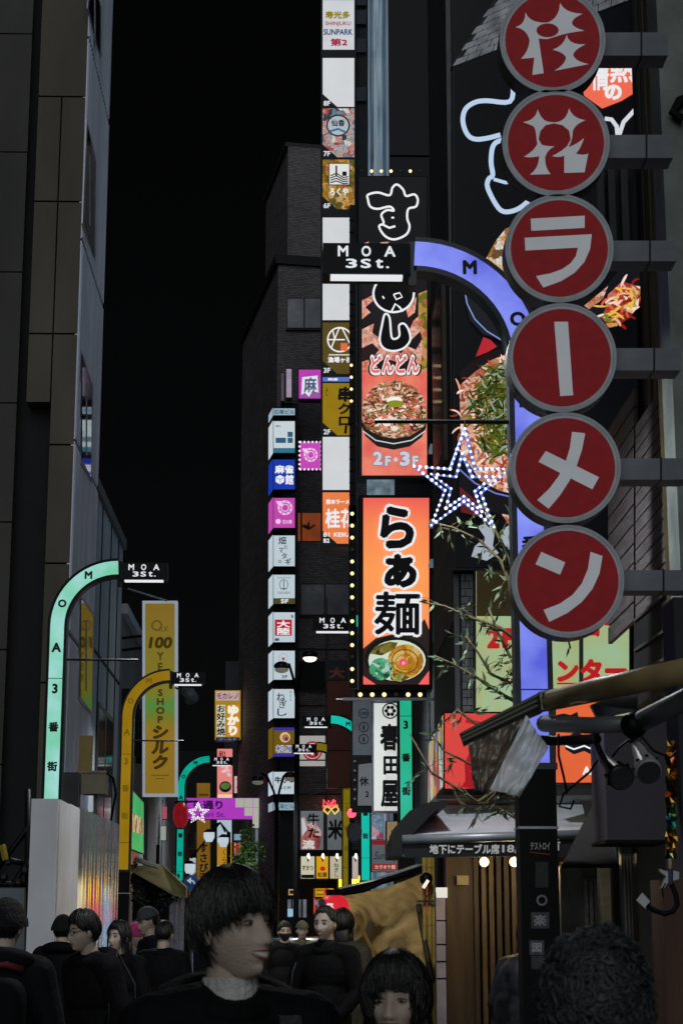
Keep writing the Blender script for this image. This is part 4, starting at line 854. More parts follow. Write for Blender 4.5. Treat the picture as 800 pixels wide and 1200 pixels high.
# the clear sheet, gathered in folds
def sheet_mat(h, tr, rough):
    m, t, bs = _mat('clear_vinyl_' + h); bs.inputs['Base Color'].default_value = lin(h)+(1,); bs.inputs['Roughness'].default_value = rough
    bs.inputs['Alpha'].default_value = tr; bs.inputs['Specular IOR Level'].default_value = .8
    return m
def cloth(rows, m, nm, par, th=0):
    b = MB(); n = len(rows); k = len(rows[0])
    for i in range(n-1):
        for j in range(k-1): b.poly([rows[i][j], rows[i][j+1], rows[i+1][j+1], rows[i+1][j]])
    return b.build(nm, m, par, True, True, True)
def folds(L, Rr, Y, nf, amp, n=26, m=14, curve=0):
    rows = []
    for i in range(m+1):
        t = i/m; row = []
        for j in range(n+1):
            s_ = j/n; a = (L[0][0]+(L[1][0]-L[0][0])*t, L[0][1]+(L[1][1]-L[0][1])*t); c = (Rr[0][0]+(Rr[1][0]-Rr[0][0])*t, Rr[0][1]+(Rr[1][1]-Rr[0][1])*t)
            row.append(P(a[0]+(c[0]-a[0])*s_, a[1]+(c[1]-a[1])*s_+curve*math.sin(math.pi*s_)*t, Y)+Vector((0, amp*math.sin(s_*nf*6.28+t*2)*(.4+.6*t)+amp*1.3*noise.noise((s_*5, t*4, Y))+amp*.7*noise.noise((s_*13, t*9, Y+3)), 0)))
        rows.append(row)
    return rows
cloth(folds([(548, 872), (556, 925)], [(620, 838), (572, 932)], 7.22, 1.3, .03, 30, 20), sheet_mat('67675a', .985, .2), 'rain_sheet', fa)
cloth(folds([(616, 838), (574, 925)], [(642, 876), (608, 934)], 7.15, .6, .022, 20, 18), sheet_mat('dfe5ea', .97, .35), 'rain_sheet', fa)
# two flood lamps with cables
for (q0, q1, lab, h, r0, r1) in (((744, 872), (760, 905), 'pale grey flood lamp with slotted head under the awning arm', 'a4a8ab', .026, .05), ((704, 884), (728, 912), 'black flood lamp pointing down beside the pale one', '1b1c1e', .024, .05)):
    sp_ = thing('flood_lamp', lab, 'lamp', P(*q0, 6.9), 'flood lamps under the awning arm')
    a, c = P(*q0, 6.9), P(*q1, 6.7); MB().tube([a, a.lerp(c, .25), a.lerp(c, .45), a.lerp(c, .9), c], [r0*.6, r0, r0*1.1, r1, r1*.97], 16).build('housing', mat(h, .4, .1), sp_, True)
    MB().tube([c, c+(c-a)*.03], [r1*.9, r1*.85], 16).build('lens', glass('30343a', .2), sp_)
    d = (c-a).normalized(); ax = d.orthogonal().normalized()
    for k in range(8):
        v = Matrix.Rotation(k*math.pi/4, 3, d) @ ax; q = a.lerp(c, .84)+v*r1*.96; MB().ball(q, .008, 6, 4).build('slot', BLK, sp_)
    MB().tube([a, a+Vector((-.02, 0, .05)), P(q0[0]-6, 858, 6.8)], .012, 6).build('bracket', BLKM, sp_)
cb = MB()
wc = thing('power_cable', 'loose black power cables looping under the awning arm', 'cable', P(740, 890, 6.8))
for pts in ([(700, 890), (690, 905), (660, 930), (655, 945), (668, 948), (672, 938)], [(744, 872), (735, 868), (725, 876), (716, 888)], [(744, 872), (752, 864), (765, 880), (785, 888), (792, 880)], [(654, 860), (654, 885), (660, 910), (664, 930)]):
    MB().tube([P(*p, 6.9) for p in pts], .005, 5).build('cable', BLK, wc, True)
# ================================================================ clear vinyl tent and its lantern
tn = thing('vinyl_tent', 'yellow lit clear vinyl tent wall at the restaurant corner', 'tent', P(440, 1160, 20))
def tentmat():
    m, t, bs = _mat('tent_vinyl'); bs.inputs['Roughness'].default_value = .3; bs.inputs['Transmission Weight'].default_value = .0
    tc = t.nodes.new('ShaderNodeTexCoord'); n = t.nodes.new('ShaderNodeTexNoise'); n.inputs['Scale'].default_value = 2.2; n.inputs['Detail'].default_value = 6; n.inputs['Distortion'].default_value = 1.2
    r = t.nodes.new('ShaderNodeValToRGB'); r.color_ramp.elements[0].position = .38; r.color_ramp.elements[1].position = .62; r.color_ramp.elements[0].color = lin('3a341e')+(1,); r.color_ramp.elements[1].color = lin('b0a47c')+(1,)
    t.links.new(tc.outputs['Object'], n.inputs[0]); t.links.new(n.outputs[0], r.inputs[0]); t.links.new(r.outputs[0], bs.inputs['Base Color'])
    tr = t.nodes.new('ShaderNodeBsdfTranslucent'); t.links.new(r.outputs[0], tr.inputs[0]); mx = t.nodes.new('ShaderNodeMixShader'); mx.inputs[0].default_value = .6
    t.links.new(bs.outputs[0], mx.inputs[1]); t.links.new(tr.outputs[0], mx.inputs[2]); t.links.new(mx.outputs[0], t.nodes['Material Output'].inputs[0]); return m
rows = []
for i in range(15):
    t = i/14; row = []
    for j in range(25):
        s_ = j/24; top = 1048-26*s_+6*math.sin(s_*3.1); x = 394+104*s_; y = top+(1270-top)*t
        row.append(P(x, y, 20-.15*s_)+Vector((0, .03*noise.noise((s_*5, t*5, 2))+.02*math.sin(s_*18+t*5), 0)))
    rows.append(row)
cloth(rows, tentmat(), 'vinyl_wall', tn)
MB().tube([P(394, 1048, 19.98), P(425, 1044, 19.95), P(460, 1028, 19.9), P(500, 1020, 19.85)], .025, 8).build('hem_bar', BLKM, tn, True)
MB().prism([P(398, 1042, 19.95), P(440, 1032, 19.9), P(500, 1012, 19.85), P(500, 1022, 19.85), P(450, 1036, 19.9), P(400, 1046, 19.95)], (0, 1.5, .05)).build('roof', BLK, tn)
MB().tube([P(418, 1075, 19.9), P(432, 1105, 19.9), P(448, 1130, 19.88)], .02, 6).build('strut', mat('b09a5a', .5), tn)
tl = bpy.data.lights.new('tent_lamp', 'POINT'); tl.energy = 42; tl.color = (1, .84, .58); tl.shadow_soft_size = .25
to = bpy.data.objects.new('tent_lamp', tl); COL.objects.link(to); to.location = P(430, 1050, 21.0)
rl = thing('paper_lantern', 'big red paper lantern with a black cap by the vinyl tent', 'lantern', P(391, 1076, 19.6))
c = P(391, 1064, 19.6)
MB().ball(c, .165, 22, 14, 0, (1, 1, .92)).build('body', em('e02838', .85, .15, 5), rl, True)
MB().tube([c+Vector((-.0, 0, .12)), c+Vector((0, 0, .19))], .085, 14).build('cap', BLK, rl); 
MB().prism([p+Vector((0, 0, 0)) for p in [P(377+4.5*math.cos(R(a)), 1058+5*math.sin(R(a)), 19.43) for a in range(0, 360, 30)]], (0, .01, 0)).build('emblem', ink('20242e'), rl)
b = MB(); put_text(b, '祭', PY(19.42), (382, 1058, 391, 1068), 0, .03); b.build('lettering', ink('e8d8d0'), rl, fix=False)
# bamboo poles and scaffold beside the shop
bm_ = thing('bamboo_screen', 'yellow bamboo poles standing between the lamp base and the shop', 'screen', P(503, 1180, 15.5)); BAM = mat('a88c3a', .5, 0, .3, 3, .2, 20)
for x, r in ((497, .018), (503, .022), (508, .016)):
    MB().tube([P(x, 1000, 15.5), P(x+1, 1300, 15.5)], r, 8).build('bamboo_pole', BAM, bm_, True)
    for yv in range(1015, 1290, 34): MB().tube([P(x, yv, 15.5), P(x, yv+2, 15.5)], r*1.15, 8).build('node', BAM, bm_)
MB().tube([P(488, 1056, 15.45), P(512, 1056, 15.45)], .01, 6).build('crossbar', STEEL, bm_); MB().tube([P(490, 1060, 15.6), P(506, 1150, 15.4)], .025, 6).build('strut', mat('3c2f20', .7), bm_)
fl = thing('clip_lamp', 'round clip lamp on the bamboo poles', 'lamp', P(499, 1035, 15.4)); MB().ball(P(499, 1030, 15.4), .055, 12, 8).build('shade', BLKM, fl, True); MB().tube([P(497, 1035, 15.34), P(500, 1037, 15.34)], .04, 12).build('glow', em('e8dcc0', 1.2, 0), fl)
# ================================================================ thin tree beside the lamp
tr = thing('young_tree', 'slender tree with sparse thin leaves behind the violet street lamp', 'tree', (X1+.12, 12.4, 0))
BARK = mat('6e6248', .8, 0, .3, 10); LEAF = mat('6f8462', .45, 0, .55, 3, spec=.5)
trunk = MB().tube([(X1+.1, 12.4, 0), (X1+.13, 12.42, 1.5), (X1+.08, 12.4, 3), P(622, 700, 12.35), P(625, 600, 12.3)], [.05, .04, .03, .02, .008], 7).build('trunk', BARK, tr, True)
br = MB(); lf = []
paths = [[(618, 730), (600, 690), (585, 655), (560, 632), (530, 618), (506, 612)], [(618, 690), (600, 668), (590, 640), (575, 612), (566, 590)], [(618, 800), (600, 775), (585, 745), (572, 712)], [(618, 830), (590, 815), (560, 795), (530, 778), (508, 768)], [(618, 760), (585, 735), (552, 724), (520, 710), (495, 706)],
         [(618, 790), (597, 800), (575, 790), (560, 765), (545, 745)], [(618, 900), (590, 880), (560, 850), (535, 832), (520, 846)], [(618, 940), (600, 935), (580, 920), (560, 900), (520, 880), (505, 860)], [(620, 700), (606, 640), (598, 610), (606, 585)], [(620, 830), (600, 850), (580, 930), (560, 950)], [(620, 985), (606, 960), (590, 950), (575, 955)], [(616, 745), (640, 720), (660, 730), (668, 760)], [(618, 900), (560, 940), (545, 930), (505, 905), (480, 860)]]
for i, pts in enumerate(paths):
    Y = 12.35-random.uniform(0, .5); q = [P(*p, Y) for p in pts]; n = len(q)
    br.tube(q, [.012*(1-k/n)+.003 for k in range(n)], 5)
    for k in range(n-1):
        for rep in range(7 if i in (0, 1, 2, 5, 8) else 5):
            t = random.random(); c = q[k].lerp(q[k+1], t); d = (q[k+1]-q[k]).normalized()+Vector((random.uniform(-.9, .9), random.uniform(-.8, .8), random.uniform(-.9, .5)))
            if k or t > .4: lf.append((c, d.normalized()))
for c, d in list(lf)[::3]:
    e_ = c+Vector((random.uniform(-.16, .16), random.uniform(-.12, .12), random.uniform(-.2, .08)))
    br.tube([c, c.lerp(e_, .5)+Vector((0, 0, .02)), e_], [.0035, .0025, .0015], 4, 0, False)
    for k in range(5): lf.append((c.lerp(e_, random.uniform(.3, 1)), ((e_-c).normalized()+Vector((random.uniform(-.8, .8), random.uniform(-.8, .8), random.uniform(-.8, .5)))).normalized()))
br.build('branches', BARK, tr, True)
lb = MB()
for c, d in lf:
    L = random.uniform(.04, .1); s_ = d.orthogonal().normalized(); s_ = (Matrix.Rotation(random.uniform(0, 6.28), 3, d) @ s_)*L*.13
    lb.poly([c, c+d*L*.4+s_, c+d*L, c+d*L*.4-s_])
stuff(lb.build('leaves', LEAF, tr, fix=False))
# ================================================================ dark building with the glass corner, and its low neighbour
Gb = thing('glass_cornered_building', 'tall dark building with a bluish glass corner behind the hanging signs', 'building', (6, 32, 0))
gx = P(455.5, 150, 30).x
for z0 in range(0, 30, 5):
    for x0 in (gx, gx+3.2, gx+6.4): MB().box(x0+.01, x0+3.19, 30, 30.25, z0+.02, z0+4.98).build('panel', MB2, Gb)
MB().box(gx+.05, gx+9.6, 30.1, 41, 0, 30).build('wall', mat('121417', .8), Gb)
GLS = em('86a2b4', .5, .6, .9, False)  # pane glow stands in for lit signs mirrored in the glass
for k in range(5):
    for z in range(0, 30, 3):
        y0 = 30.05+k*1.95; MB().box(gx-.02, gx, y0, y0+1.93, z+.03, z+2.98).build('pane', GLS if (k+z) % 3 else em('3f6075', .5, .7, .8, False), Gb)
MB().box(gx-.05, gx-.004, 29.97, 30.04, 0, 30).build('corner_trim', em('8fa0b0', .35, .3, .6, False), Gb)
Jb = thing('shop_row_building', 'dark narrow building with a street window behind the orange sign', 'building', (4, 22, 0))
jx = 1.86
MB().box(jx, 8, 18.0, 29.5, 0, 10.4).build('wall', mat('2a2d31', .75, 0, .35, 1, .3, 15), Jb)
pj = PX(jx-.02); 
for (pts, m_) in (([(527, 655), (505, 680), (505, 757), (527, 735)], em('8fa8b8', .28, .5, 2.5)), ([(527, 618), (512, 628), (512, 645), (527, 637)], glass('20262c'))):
    wf = MB().prism([pj(*p) for p in pts], (-.03, 0, 0)).build('window', mat('70757a', .4, .4), Jb)
    c = Vector((sum(p[0] for p in pts)/4, sum(p[1] for p in pts)/4)); MB().prism([pj(c.x+(p[0]-c.x)*.85, c.y+(p[1]-c.y)*.92, 6) for p in pts], (-.01, 0, 0)).build('pane', m_, wf)
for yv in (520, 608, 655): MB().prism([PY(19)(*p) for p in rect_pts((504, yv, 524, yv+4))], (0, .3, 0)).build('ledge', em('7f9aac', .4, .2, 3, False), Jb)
for x in (509, 518): MB().prism([PY(19.5)(*p) for p in rect_pts((x, 190, x+2.2, 900))], (0, .1, 0)).build('pipe', mat('4c4e52', .5, .3), Jb)
# lit ground-floor panes added along that row for coloured reflections in the hoarding
for k, h in enumerate(('d04038', 'e0b050', '6a90b8', 'e8d8b0', 'c83848', '88a8c8')):
    wf = MB().box(jx-.04, jx-.003, 18.3+k*1.8, 19.9+k*1.8, 1.0 if k % 2 else 1.7, 2.4).build('added_shop_window', mat('3a3c40', .5, .3), Jb)
    MB().box(jx-.05, jx-.04, 18.4+k*1.8, 19.8+k*1.8, 1.1 if k % 2 else 1.8, 2.3).build('pane', em(h, 1.2, .3, 2), wf)
# ================================================================ brick building closing the view
TH = R(9.6); Dn = Vector((math.sin(TH), -math.cos(TH), 0)); D0 = P(321, 900, 55); D0.z = 0
pd = Plane(D0, Dn, .012); dS = Vector((-math.sin(TH), math.cos(TH), 0))     # side runs back along dS
BRK = brick_mat('a09a9e', '7c787c', '5a585c', 3.2, .5, .18)
BRKS = mat('4a4648', .8, 0, .35, 1.5, .2, 12)
Db = thing('brick_building', 'dark brick tenant building closing the street view behind the light boxes', 'building', D0)
def dslab(x0, y0, x1, y1, k, back, m, nm, par): return MB().prism([pd(*p, k) for p in rect_pts((x0, y0, x1, y1))], -pd.n*back).build(nm, m, par)
# main block and the taller rear block
f = Vector((math.cos(TH), math.sin(TH), 0)); wR = 5.2
base = [D0, D0+f*wR, D0+f*wR+dS*8.2, D0+dS*8.2]
MB().prism(base, (0, 0, 22.4)).build('wall', [BRK], Db)
t0 = P(336, 400, 57.5); t0.z = 0
MB().prism([t0, t0+f*5, t0+f*5+dS*5, t0+dS*5], (0, 0, 27.6)).build('upper_block', BRK, Db)
MB().prism([q+Vector((0, 0, 22.4)) for q in [D0-f*.1-Dn*-.1, D0+f*wR+Dn*.1, D0+f*wR+dS*8.2, D0+dS*8.3-f*.1]], (0, 0, .3)).build('parapet', mat('26262a', .7), Db)
MB().prism([q+Vector((0, 0, 27.6)) for q in [t0-f*.1, t0+f*5, t0+f*5+dS*5, t0+dS*5-f*.1]], (0, 0, .15)).build('parapet', mat('33333a', .7), Db)
PAN_D = mat('a9afb6', .25, .2, .3, 1.2)
def dwin(x0, y0, x1, y1, n=2, lit=None):
    fr = dslab(x0, y0, x1, y1, 2, .05, mat('2b2d31', .6), 'window', Db); w_ = (x1-x0)/n
    for i in range(n): dslab(x0+i*w_+.8, y0+1, x0+(i+1)*w_-.8, y1-1, 5, .03, lit or PAN_D, 'pane', fr)
    MB().prism([pd(*p, 8) for p in rect_pts((x0-1, y1, x1+1, y1+1.5))], -pd.n*.15).build('sill', mat('3a3a3d', .7), fr)
dwin(336, 349, 377, 385); dwin(352, 684, 409, 721)
dwin(350, 775, 381, 808, 1, mat('15171b', .5, 0, .4, 5))
s = Sign('', '', '', (347, 600, 378, 635), pd, .02, em('9a4a28', .55, .25, 1.5), mat('2a2622', .6), parent=Db, casing='window')
MB().prism([pd(*p, 3) for p in rect_pts((352, 601, 354, 634))], (0, .02, 0)).build('mullion', mat('2a2622', .6), Db)
for k in range(14):
    a = random.uniform(-1.2, 1.2); MB().tube([pd(362, 620, 4), pd(362+9*math.sin(a), 620-9*math.cos(a)*random.uniform(.6, 1.2), 6)], [.04, .01], 4).build('plant_leaf', mat('4a4430', .7), Db)
# brown pilaster and black panel with a coral character
bs_ = Sign('blank_sign', 'tall blank reddish brown hanging sign under a black coral-lettered cap', 'sign', (383, 797, 411, 923), PY(43), .3, mat('7a463a', .7, 0, .25, 1.5, .2, 10), mat('3a221c', .6), inset=.6, casing='casing')
for yv in (838, 879): bs_.poly(rect_pts((383.6, yv, 410.4, yv+.8)), BLK, 'joint')
bs_.poly(rect_pts((381, 774, 410, 797)), mat('17191c', .5), 'cap_panel'); bs_.txt('大', (385, 782, 404, 795), mat('b06654', .6), .05)
s = Sign('', '', '', (353, 779, 379, 806), pd, .02, mat('15181c', .3), BLK, parent=Db, casing='poster'); s.polys([[(355, 781), (361, 784), (364, 791), (368, 797), (366, 799), (361, 792), (357, 787)], [(370, 798), (376, 796), (377, 804), (371, 806)]], mat('a05a40', .6), 'picture')
for x in (347.5, 382): MB().prism([pd(*p, 9) for p in rect_pts((x, 700, x+1.4, 1060))], -pd.n*.1).build('pipe', mat('55525a', .5, .2), Db)
for yv, x0, x1 in ((921, 355, 400),): MB().prism([pd(*p, 8) for p in [(x0, yv+12), (x1, yv), (x1, yv+1.2), (x0, yv+13.2)]], -pd.n*.05).build('cable', STEEL, Db)
for yv in (760, 826, 890, 930): MB().prism([pd(*p, 2) for p in rect_pts((347, yv, 411, yv+1.6))], -pd.n*.1).build('ledge', mat('2c2a2e', .7), Db)
s = Sign('round_logo_sign', 'square white lit sign with a red bull roundel on the brick facade', 'sign', (350, 861, 382, 899), pd, .3, em('b8b4b0', .75, .08), mat('2c2c30', .5))
s.ell(366, 880, 11.5, 11.5, ink('8a2a34')); s.ring(366, 880, 9.3, 9.3, .8, ink('d8b8b4')); s.poly([(361, 876), (366, 878), (371, 876), (369, 880), (367, 885), (365, 885), (363, 880)], ink('d8b8b4'))
# grilled beef window panels
s = Sign('window_poster', 'grey lit window poster with black beef-tongue writing over a red picture', 'poster', (351, 949, 380, 997), pd, .1, em('6e7478', .75, .1), mat('2a2422', .6))
s.poly([(353, 961), (356, 957), (361, 966), (368, 962), (377, 975), (374, 995), (353, 995)], food(['b86a64', 'd8908a', '9a4a48', 'e0b8b4'], 1.2, .7), 'picture'); s.poly([(353, 958), (357, 962), (360, 972), (354, 980)], ink('b8bcc0'), 'picture')
s.txts([('牛', (360, 953, 374, 967), 'h'), ('た', (361, 970, 374, 982), 'h')], INK, .03); s.txt('流', (354, 984, 369, 995), ink('c8c4c0'), .05)
s = Sign('window_poster', 'plain grey lit window poster with one black brush character', 'poster', (382, 949, 412, 997), pd, .1, em('6a7074', .7, .15), mat('2a2422', .6)); s.txt('米', (384, 960, 402, 984), INK, .04)
s = Sign('window_poster', 'narrow dim poster at the window edge beside the red beef picture', 'poster', (340, 955, 349, 996), pd, .1, food(['7a7070', 'a06a68', '5a6068', '8a8488'], 1.5, .6), mat('2a2422', .6))
# neon figure
nn = thing('neon_sign', 'small red and yellow neon sign over the grilled beef window', 'neon sign', pd(388, 955, 20))
for pts, h in (([(379, 946), (379, 937), (384, 944), (385, 938)], 'ff5060'), ([(386, 944), (391, 937), (394, 943), (388, 942), (393, 938)], 'ff5060'), ([(378, 945), (396, 944)], 'ff6a70'), ([(379, 949), (384, 954), (388, 948), (392, 954), (397, 949)], 'd8c050'), ([(379, 949), (383, 945), (388, 948), (394, 945), (397, 949)], 'c8b048')):
    MB().tube([pd(*p, 24) for p in pts], .03, 5).build('tube', em(h, 1.3, 0, 1, False), nn)
# row of small lit menu signs
mr_ = [(352, 369, 'd8d0b8', 'すかつ', 'cream lit menu sign with a black footer below the beef window'), (370, 385, 'e0a818', '松屋', 'yellow lit menu sign with a red dot below the beef window'), (386, 402, 'c8c0a4', 'ねぎし', 'beige lit menu sign hidden partly by the yellow lamp post'), (412, 420, 'c8b8b0', '', 'narrow lit menu sign between the yellow and turquoise lamp posts')]
for x0, x1, h, tx, lab in mr_:
    s = Sign('menu_sign', lab, 'sign', (x0, 1003, x1, 1030), PY(53), .15, em(h, .8, .1), mat('2c2622', .5), 'row of small lit menu signs', inset=.6)
    s.poly([((x0+x1)/2-1.5, 1004), ((x0+x1)/2+2, 1004), ((x0+x1)/2+1, 1010), ((x0+x1)/2, 1010)], INK, 'lamp_hood')
    if h == 'e0a818': s.ell(378, 1018, 3.2, 2.6, ink('c02020')); s.txt(tx, (372, 1022, 383, 1028), ink('3a2a08'), .03)
    elif h[0] == 'd': s.txt(tx, (354, 1014, 367, 1020), INK, .03); s.poly(rect_pts((353, 1025, 368, 1029)), INK)
    elif tx: s.txt(tx, (391, 1011, 397, 1028), ink('3a342a'), .02, 'v')
    MB().tube([P((x0+x1)/2, 1004, 52.9), P((x0+x1)/2+1, 1001, 52.6), P((x0+x1)/2+1.5, 1006, 52.5)], .03, 5).build('lamp', em('fff4d8', 2, 0, 1, False), s.t)
MB().prism([pd(*p, 14) for p in rect_pts((346, 1031, 420, 1040))], -pd.n*.3).build('canopy', mat('201c1c', .6), Db)
MB().prism([pd(*p, 13) for p in rect_pts((346, 996, 420, 1003))], -pd.n*.25).build('canopy', mat('2a2020', .6), Db)
# street-level shop front
s = Sign('shop_fascia', 'yellow lit fascia with a red roundel over the street-level shop', 'sign', (368, 1040, 392, 1052), PY(54), .2, em('d8a818', .9, .2, 3), mat('5a1a14', .5)); s.polys([rect_pts((370, 1042, 381, 1044.5)), rect_pts((370, 1047, 381, 1049.5))], ink('8a6410')); s.ell(383, 1045, 4, 4, ink('d83028')); s.ell(382.5, 1044.5, 1.6, 1.6, ink('3a1810'))
s = Sign('storefront', 'bright shop window of food pictures beneath the yellow fascia', 'shop front', (367, 1052, 394, 1080), PY(54.2), .2, food(['d8b070', 'a88a50', 'c05038', 'e8d8b8', '7090a0', '6a4a30'], 4, .8), mat('6a1a18', .5)); s.poly(rect_pts((367.5, 1041, 369, 1080)), ink('d83838'), 'door_trim')
s = Sign('storefront', 'dim shop entrance with a small square lit plate', 'shop front', (330, 1040, 366, 1090), PY(54.4), .2, mat('1c1512', .6, 0, .4, 3), mat('241810', .6)); s.poly(rect_pts((338, 1042, 345, 1049)), em('b8a070', .8, .1), 'plate'); s.poly(rect_pts((339.5, 1043.5, 343.5, 1047.5)), INK, 'plate')
for k in range(4): s.poly(rect_pts((337+k*6, 1054, 341+k*6, 1075)), em(('5a6068', '6a7078', '4a5058', '606468')[k], 1.0, .4, 3), 'pane')
s.poly(rect_pts((337, 1065, 344, 1074)), em('8ab0c8', 1.1, .2), 'pane')
# ================================================================ column of light boxes
def lightbox(y0, y1, face, label, side=None, group='stacked light boxes on the brick corner', name='light_box', x0=320, x1=346):
    """a box turned with the facade; its left flank is lit too"""
    pf = Plane(D0+Dn*.9, Dn, .012)
    s = Sign(name, label, 'sign', (x0, y0, x1, y1), pf, .88, None, mat('2a2e33', .5, .3), group, inset=0)
    q = [pf(x0, y0), pf(x0, y1)]; sd = -pf.n
    MB().prism([q[0]-f*.004, q[0]-f*.004+sd*.85, q[1]-f*.004+sd*.85, q[1]-f*.004], -f*.01).build('side_panel', side or face, s.t)
    s.poly(rect_pts((x0+.6, y0+.6, x1-.6, y1-.6)), face, 'panel', 1); return s
spn = thing('sign_post', 'dark square post carrying the stacked light boxes', 'post', D0+Dn*.3-f*.05)
a = D0+Dn*.1+f*.08; MB().prism([a, a+f*.5, a+f*.5+Dn*.55, a+Dn*.55], (0, 0, P(330, 478, 55).z)).build('post', mat('33383d', .5, .4), spn)
CW_ = em('ccd8de', .9, .06, 1); BW = em('c4d4dc', .88, .06, 1); TL = ink('2a5a74')
s = lightbox(478, 487, em('a8c0cc', .8, .1, 1), 'slim pale building name box topping the light box stack'); s.txt('石塚ビル', (321, 480, 345, 485.5), TL, .03)
s = lightbox(493, 531, CW_, 'white light box with teal blocks and a teal foot'); s.poly(rect_pts((320.5, 525, 345.5, 530.5)), ink('2f7088')); s.polys([rect_pts((323, 513, 335, 519)), rect_pts((337, 506, 343, 512)), rect_pts((337, 513, 343, 519))], TL); s.txt('美光', (323, 498, 329, 500.5), TL, .02)
s = lightbox(538, 574, em('1c3cae', .9, .06, 1), 'royal blue light box with white block writing and a cube'); s.txt('麻雀', (322, 545, 344, 555), WHITE, .05); s.poly([(323, 559), (328, 556.5), (333, 559), (333, 564.5), (328, 567.5), (323, 564.5)], WHITE); s.line([(323.5, 559.5), (328, 562), (332.5, 559.5)], .6, ink('1c3cae')); s.line([(328, 562), (328, 567)], .6, ink('1c3cae')); s.txt('館', (334, 556, 344, 568), WHITE, .04)
PKc = em('c44cb0', .9, .06, 1); PKL = ink('ecc4e4')
def flower(s, cx, cy, r):
    s.ring(cx, cy, r, r, r*.28, PKL); s.ring(cx, cy, r*.55, r*.55, r*.12, PKL)
    s.polys([ell(cx+r*.85*math.cos(a*.7), cy+r*.85*math.sin(a*.7), .9, .9, 6) for a in range(9)], ink('b8389c'))
    s.polys([[(cx-r*1.25, cy-r*.9), (cx-r*.5, cy-r*.9), (cx-r*.2, cy-r*.2), (cx-r*.9, cy-r*.3)]], PKL)
s = lightbox(583, 619, PKc, 'magenta light box with a pale flower ring'); flower(s, 334, 595, 8.6); s.ell(326, 611, 3, 3, PKL); s.txt('花の舞', (331, 609, 342, 614), PKL, .02)
s = lightbox(627, 664, BW, 'white light box with loose black brush writing'); s.txts([('畑', (326, 629, 335, 638), 'h'), ('と', (333, 639, 337, 643), 'h'), ('マ', (327, 642, 332, 648), 'h'), ('タ', (330, 648, 336, 655), 'h'), ('ギ', (334, 654, 341, 662), 'h')], INK, .015); s.ring(328, 658, 1.8, 1.8, .6, INK)
s = lightbox(673, 708, BW, 'white light box with an open circle logo and an olive foot'); s.poly(rect_pts((320.5, 701, 345.5, 707.5)), ink('4a4620')); s.txt('5F', (329, 702, 338, 707), WHITE, .03); s.ring(332.5, 685, 5.2, 6, .7, ink('3a444a')); s.line([(332.5, 680), (332.5, 690)], .8, INK); s.line([(329, 690), (336, 690)], .8, INK); s.txt('KINDAI', (325, 676, 340, 678), ink('5a646a'), 0); s.txt('SAKABA', (325, 693, 340, 696), ink('5a646a'), 0)
s = lightbox(717, 753, BW, 'white light box with a red block of white writing'); s.poly(rect_pts((322, 726, 342, 745)), ink('b82434')); s.txt('大陸', (324, 727, 340, 744), WHITE, .03, 'v'); s.poly(rect_pts((322, 748, 327, 751)), TL); s.poly([(341, 720), (344, 722), (342, 725)], TL)
s = lightbox(762, 797, BW, 'white light box with a pale ring and small red bull'); s.ring(332, 771, 5.5, 5.5, .5, ink('8a9090')); s.poly([(330, 770), (332, 771), (334, 770), (333, 774), (331, 774)], ink('a03038')); s.txt('3F', (330, 791, 337, 795), INK, .01)
s = lightbox(807, 842, BW, 'white light box with three flowing black kana'); s.txts([('ね', (324, 812, 334, 822), 'h'), ('ぎ', (327, 821, 336, 830), 'h'), ('し', (325, 830, 336, 839), 'h')], INK, .01); s.txt('牛たん', (339, 809, 342, 822), ink('3a4448'), .01, 'v')
s = lightbox(852, 887, em('6e5818', .9, .06, 1), 'olive light box with violet bands and a round orange mark'); s.polys([rect_pts((320.5, 852.5, 345.5, 856)), rect_pts((320.5, 883, 345.5, 886.5))], ink('3a2c98')); s.ell(334, 864, 6, 6, ink('d8b890')); s.ell(334.5, 864.5, 4.2, 4.2, ink('a8742c')); s.ell(335.5, 866, 2.2, 2.2, ink('5a2a88')); s.txt('松屋', (323, 873, 345, 882), WHITE, .06); s.txt('松屋', (323.5, 873.5, 344.5, 881.5), ink('2c3478'), .02)
s = lightbox(904, 931, BW, 'white light box with heavy black kana near the lamp arms'); s.txt('牛かつ', (322, 910, 345, 918), INK, .04); s.txt('もと村', (327, 921, 341, 925), INK, .02)
s = lightbox(940, 950, em('9ab4c0', .8, .1, 1), 'slim pale name box at the foot of the light box stack'); s.txt('石塚ビル', (322, 942, 344, 948), TL, .02)
# pink projecting signs on the facade
s = Sign('projecting_sign', 'pink edged lit sign with a white hemp character', 'sign', (349, 432, 377, 468), PY(53.5), .4, em('c040b8', .9, .08), mat('3a2340', .5)); s.poly(rect_pts((353, 440, 374, 465)), ink('8a5a9a')); s.poly([(354, 442), (372, 440), (373, 460), (366, 458), (362, 465), (357, 460), (353, 463)], ink('dcdce4')); s.txt('麻', (356, 442, 371, 460), ink('4a5a78'), .03)
s = Sign('projecting_sign', 'white column sign lit edgewise beside the pink hemp sign', 'sign', (335, 432, 342, 466), PY(53.8), .4, em('b8a8c0', .7, .3, 2), mat('2a2630', .5), inset=.5)
s = Sign('projecting_sign', 'dim narrow sign at the brick corner above the stack', 'sign', (329, 437, 333, 470), PY(54), .4, em('6a6878', .5, .3, 2), mat('2a2630', .5), inset=.5)
sp2 = [(349, 517)]; 
s = Sign('projecting_sign', 'magenta sign with a flower ring and a scalloped bulb border', 'sign', (351, 518, 376, 550), PY(53.5), .3, em('c84cba', .9, .06), mat('3a2340', .5), inset=.5); flower(s, 364, 533, 8.2)
for i in range(6):
    for q in ((352+i*4.7, 518), (352+i*4.7, 550)): bulb(s.t, P(*q, 53.4), .035, em('e8d8ec', 1.2, 0, 1, False))
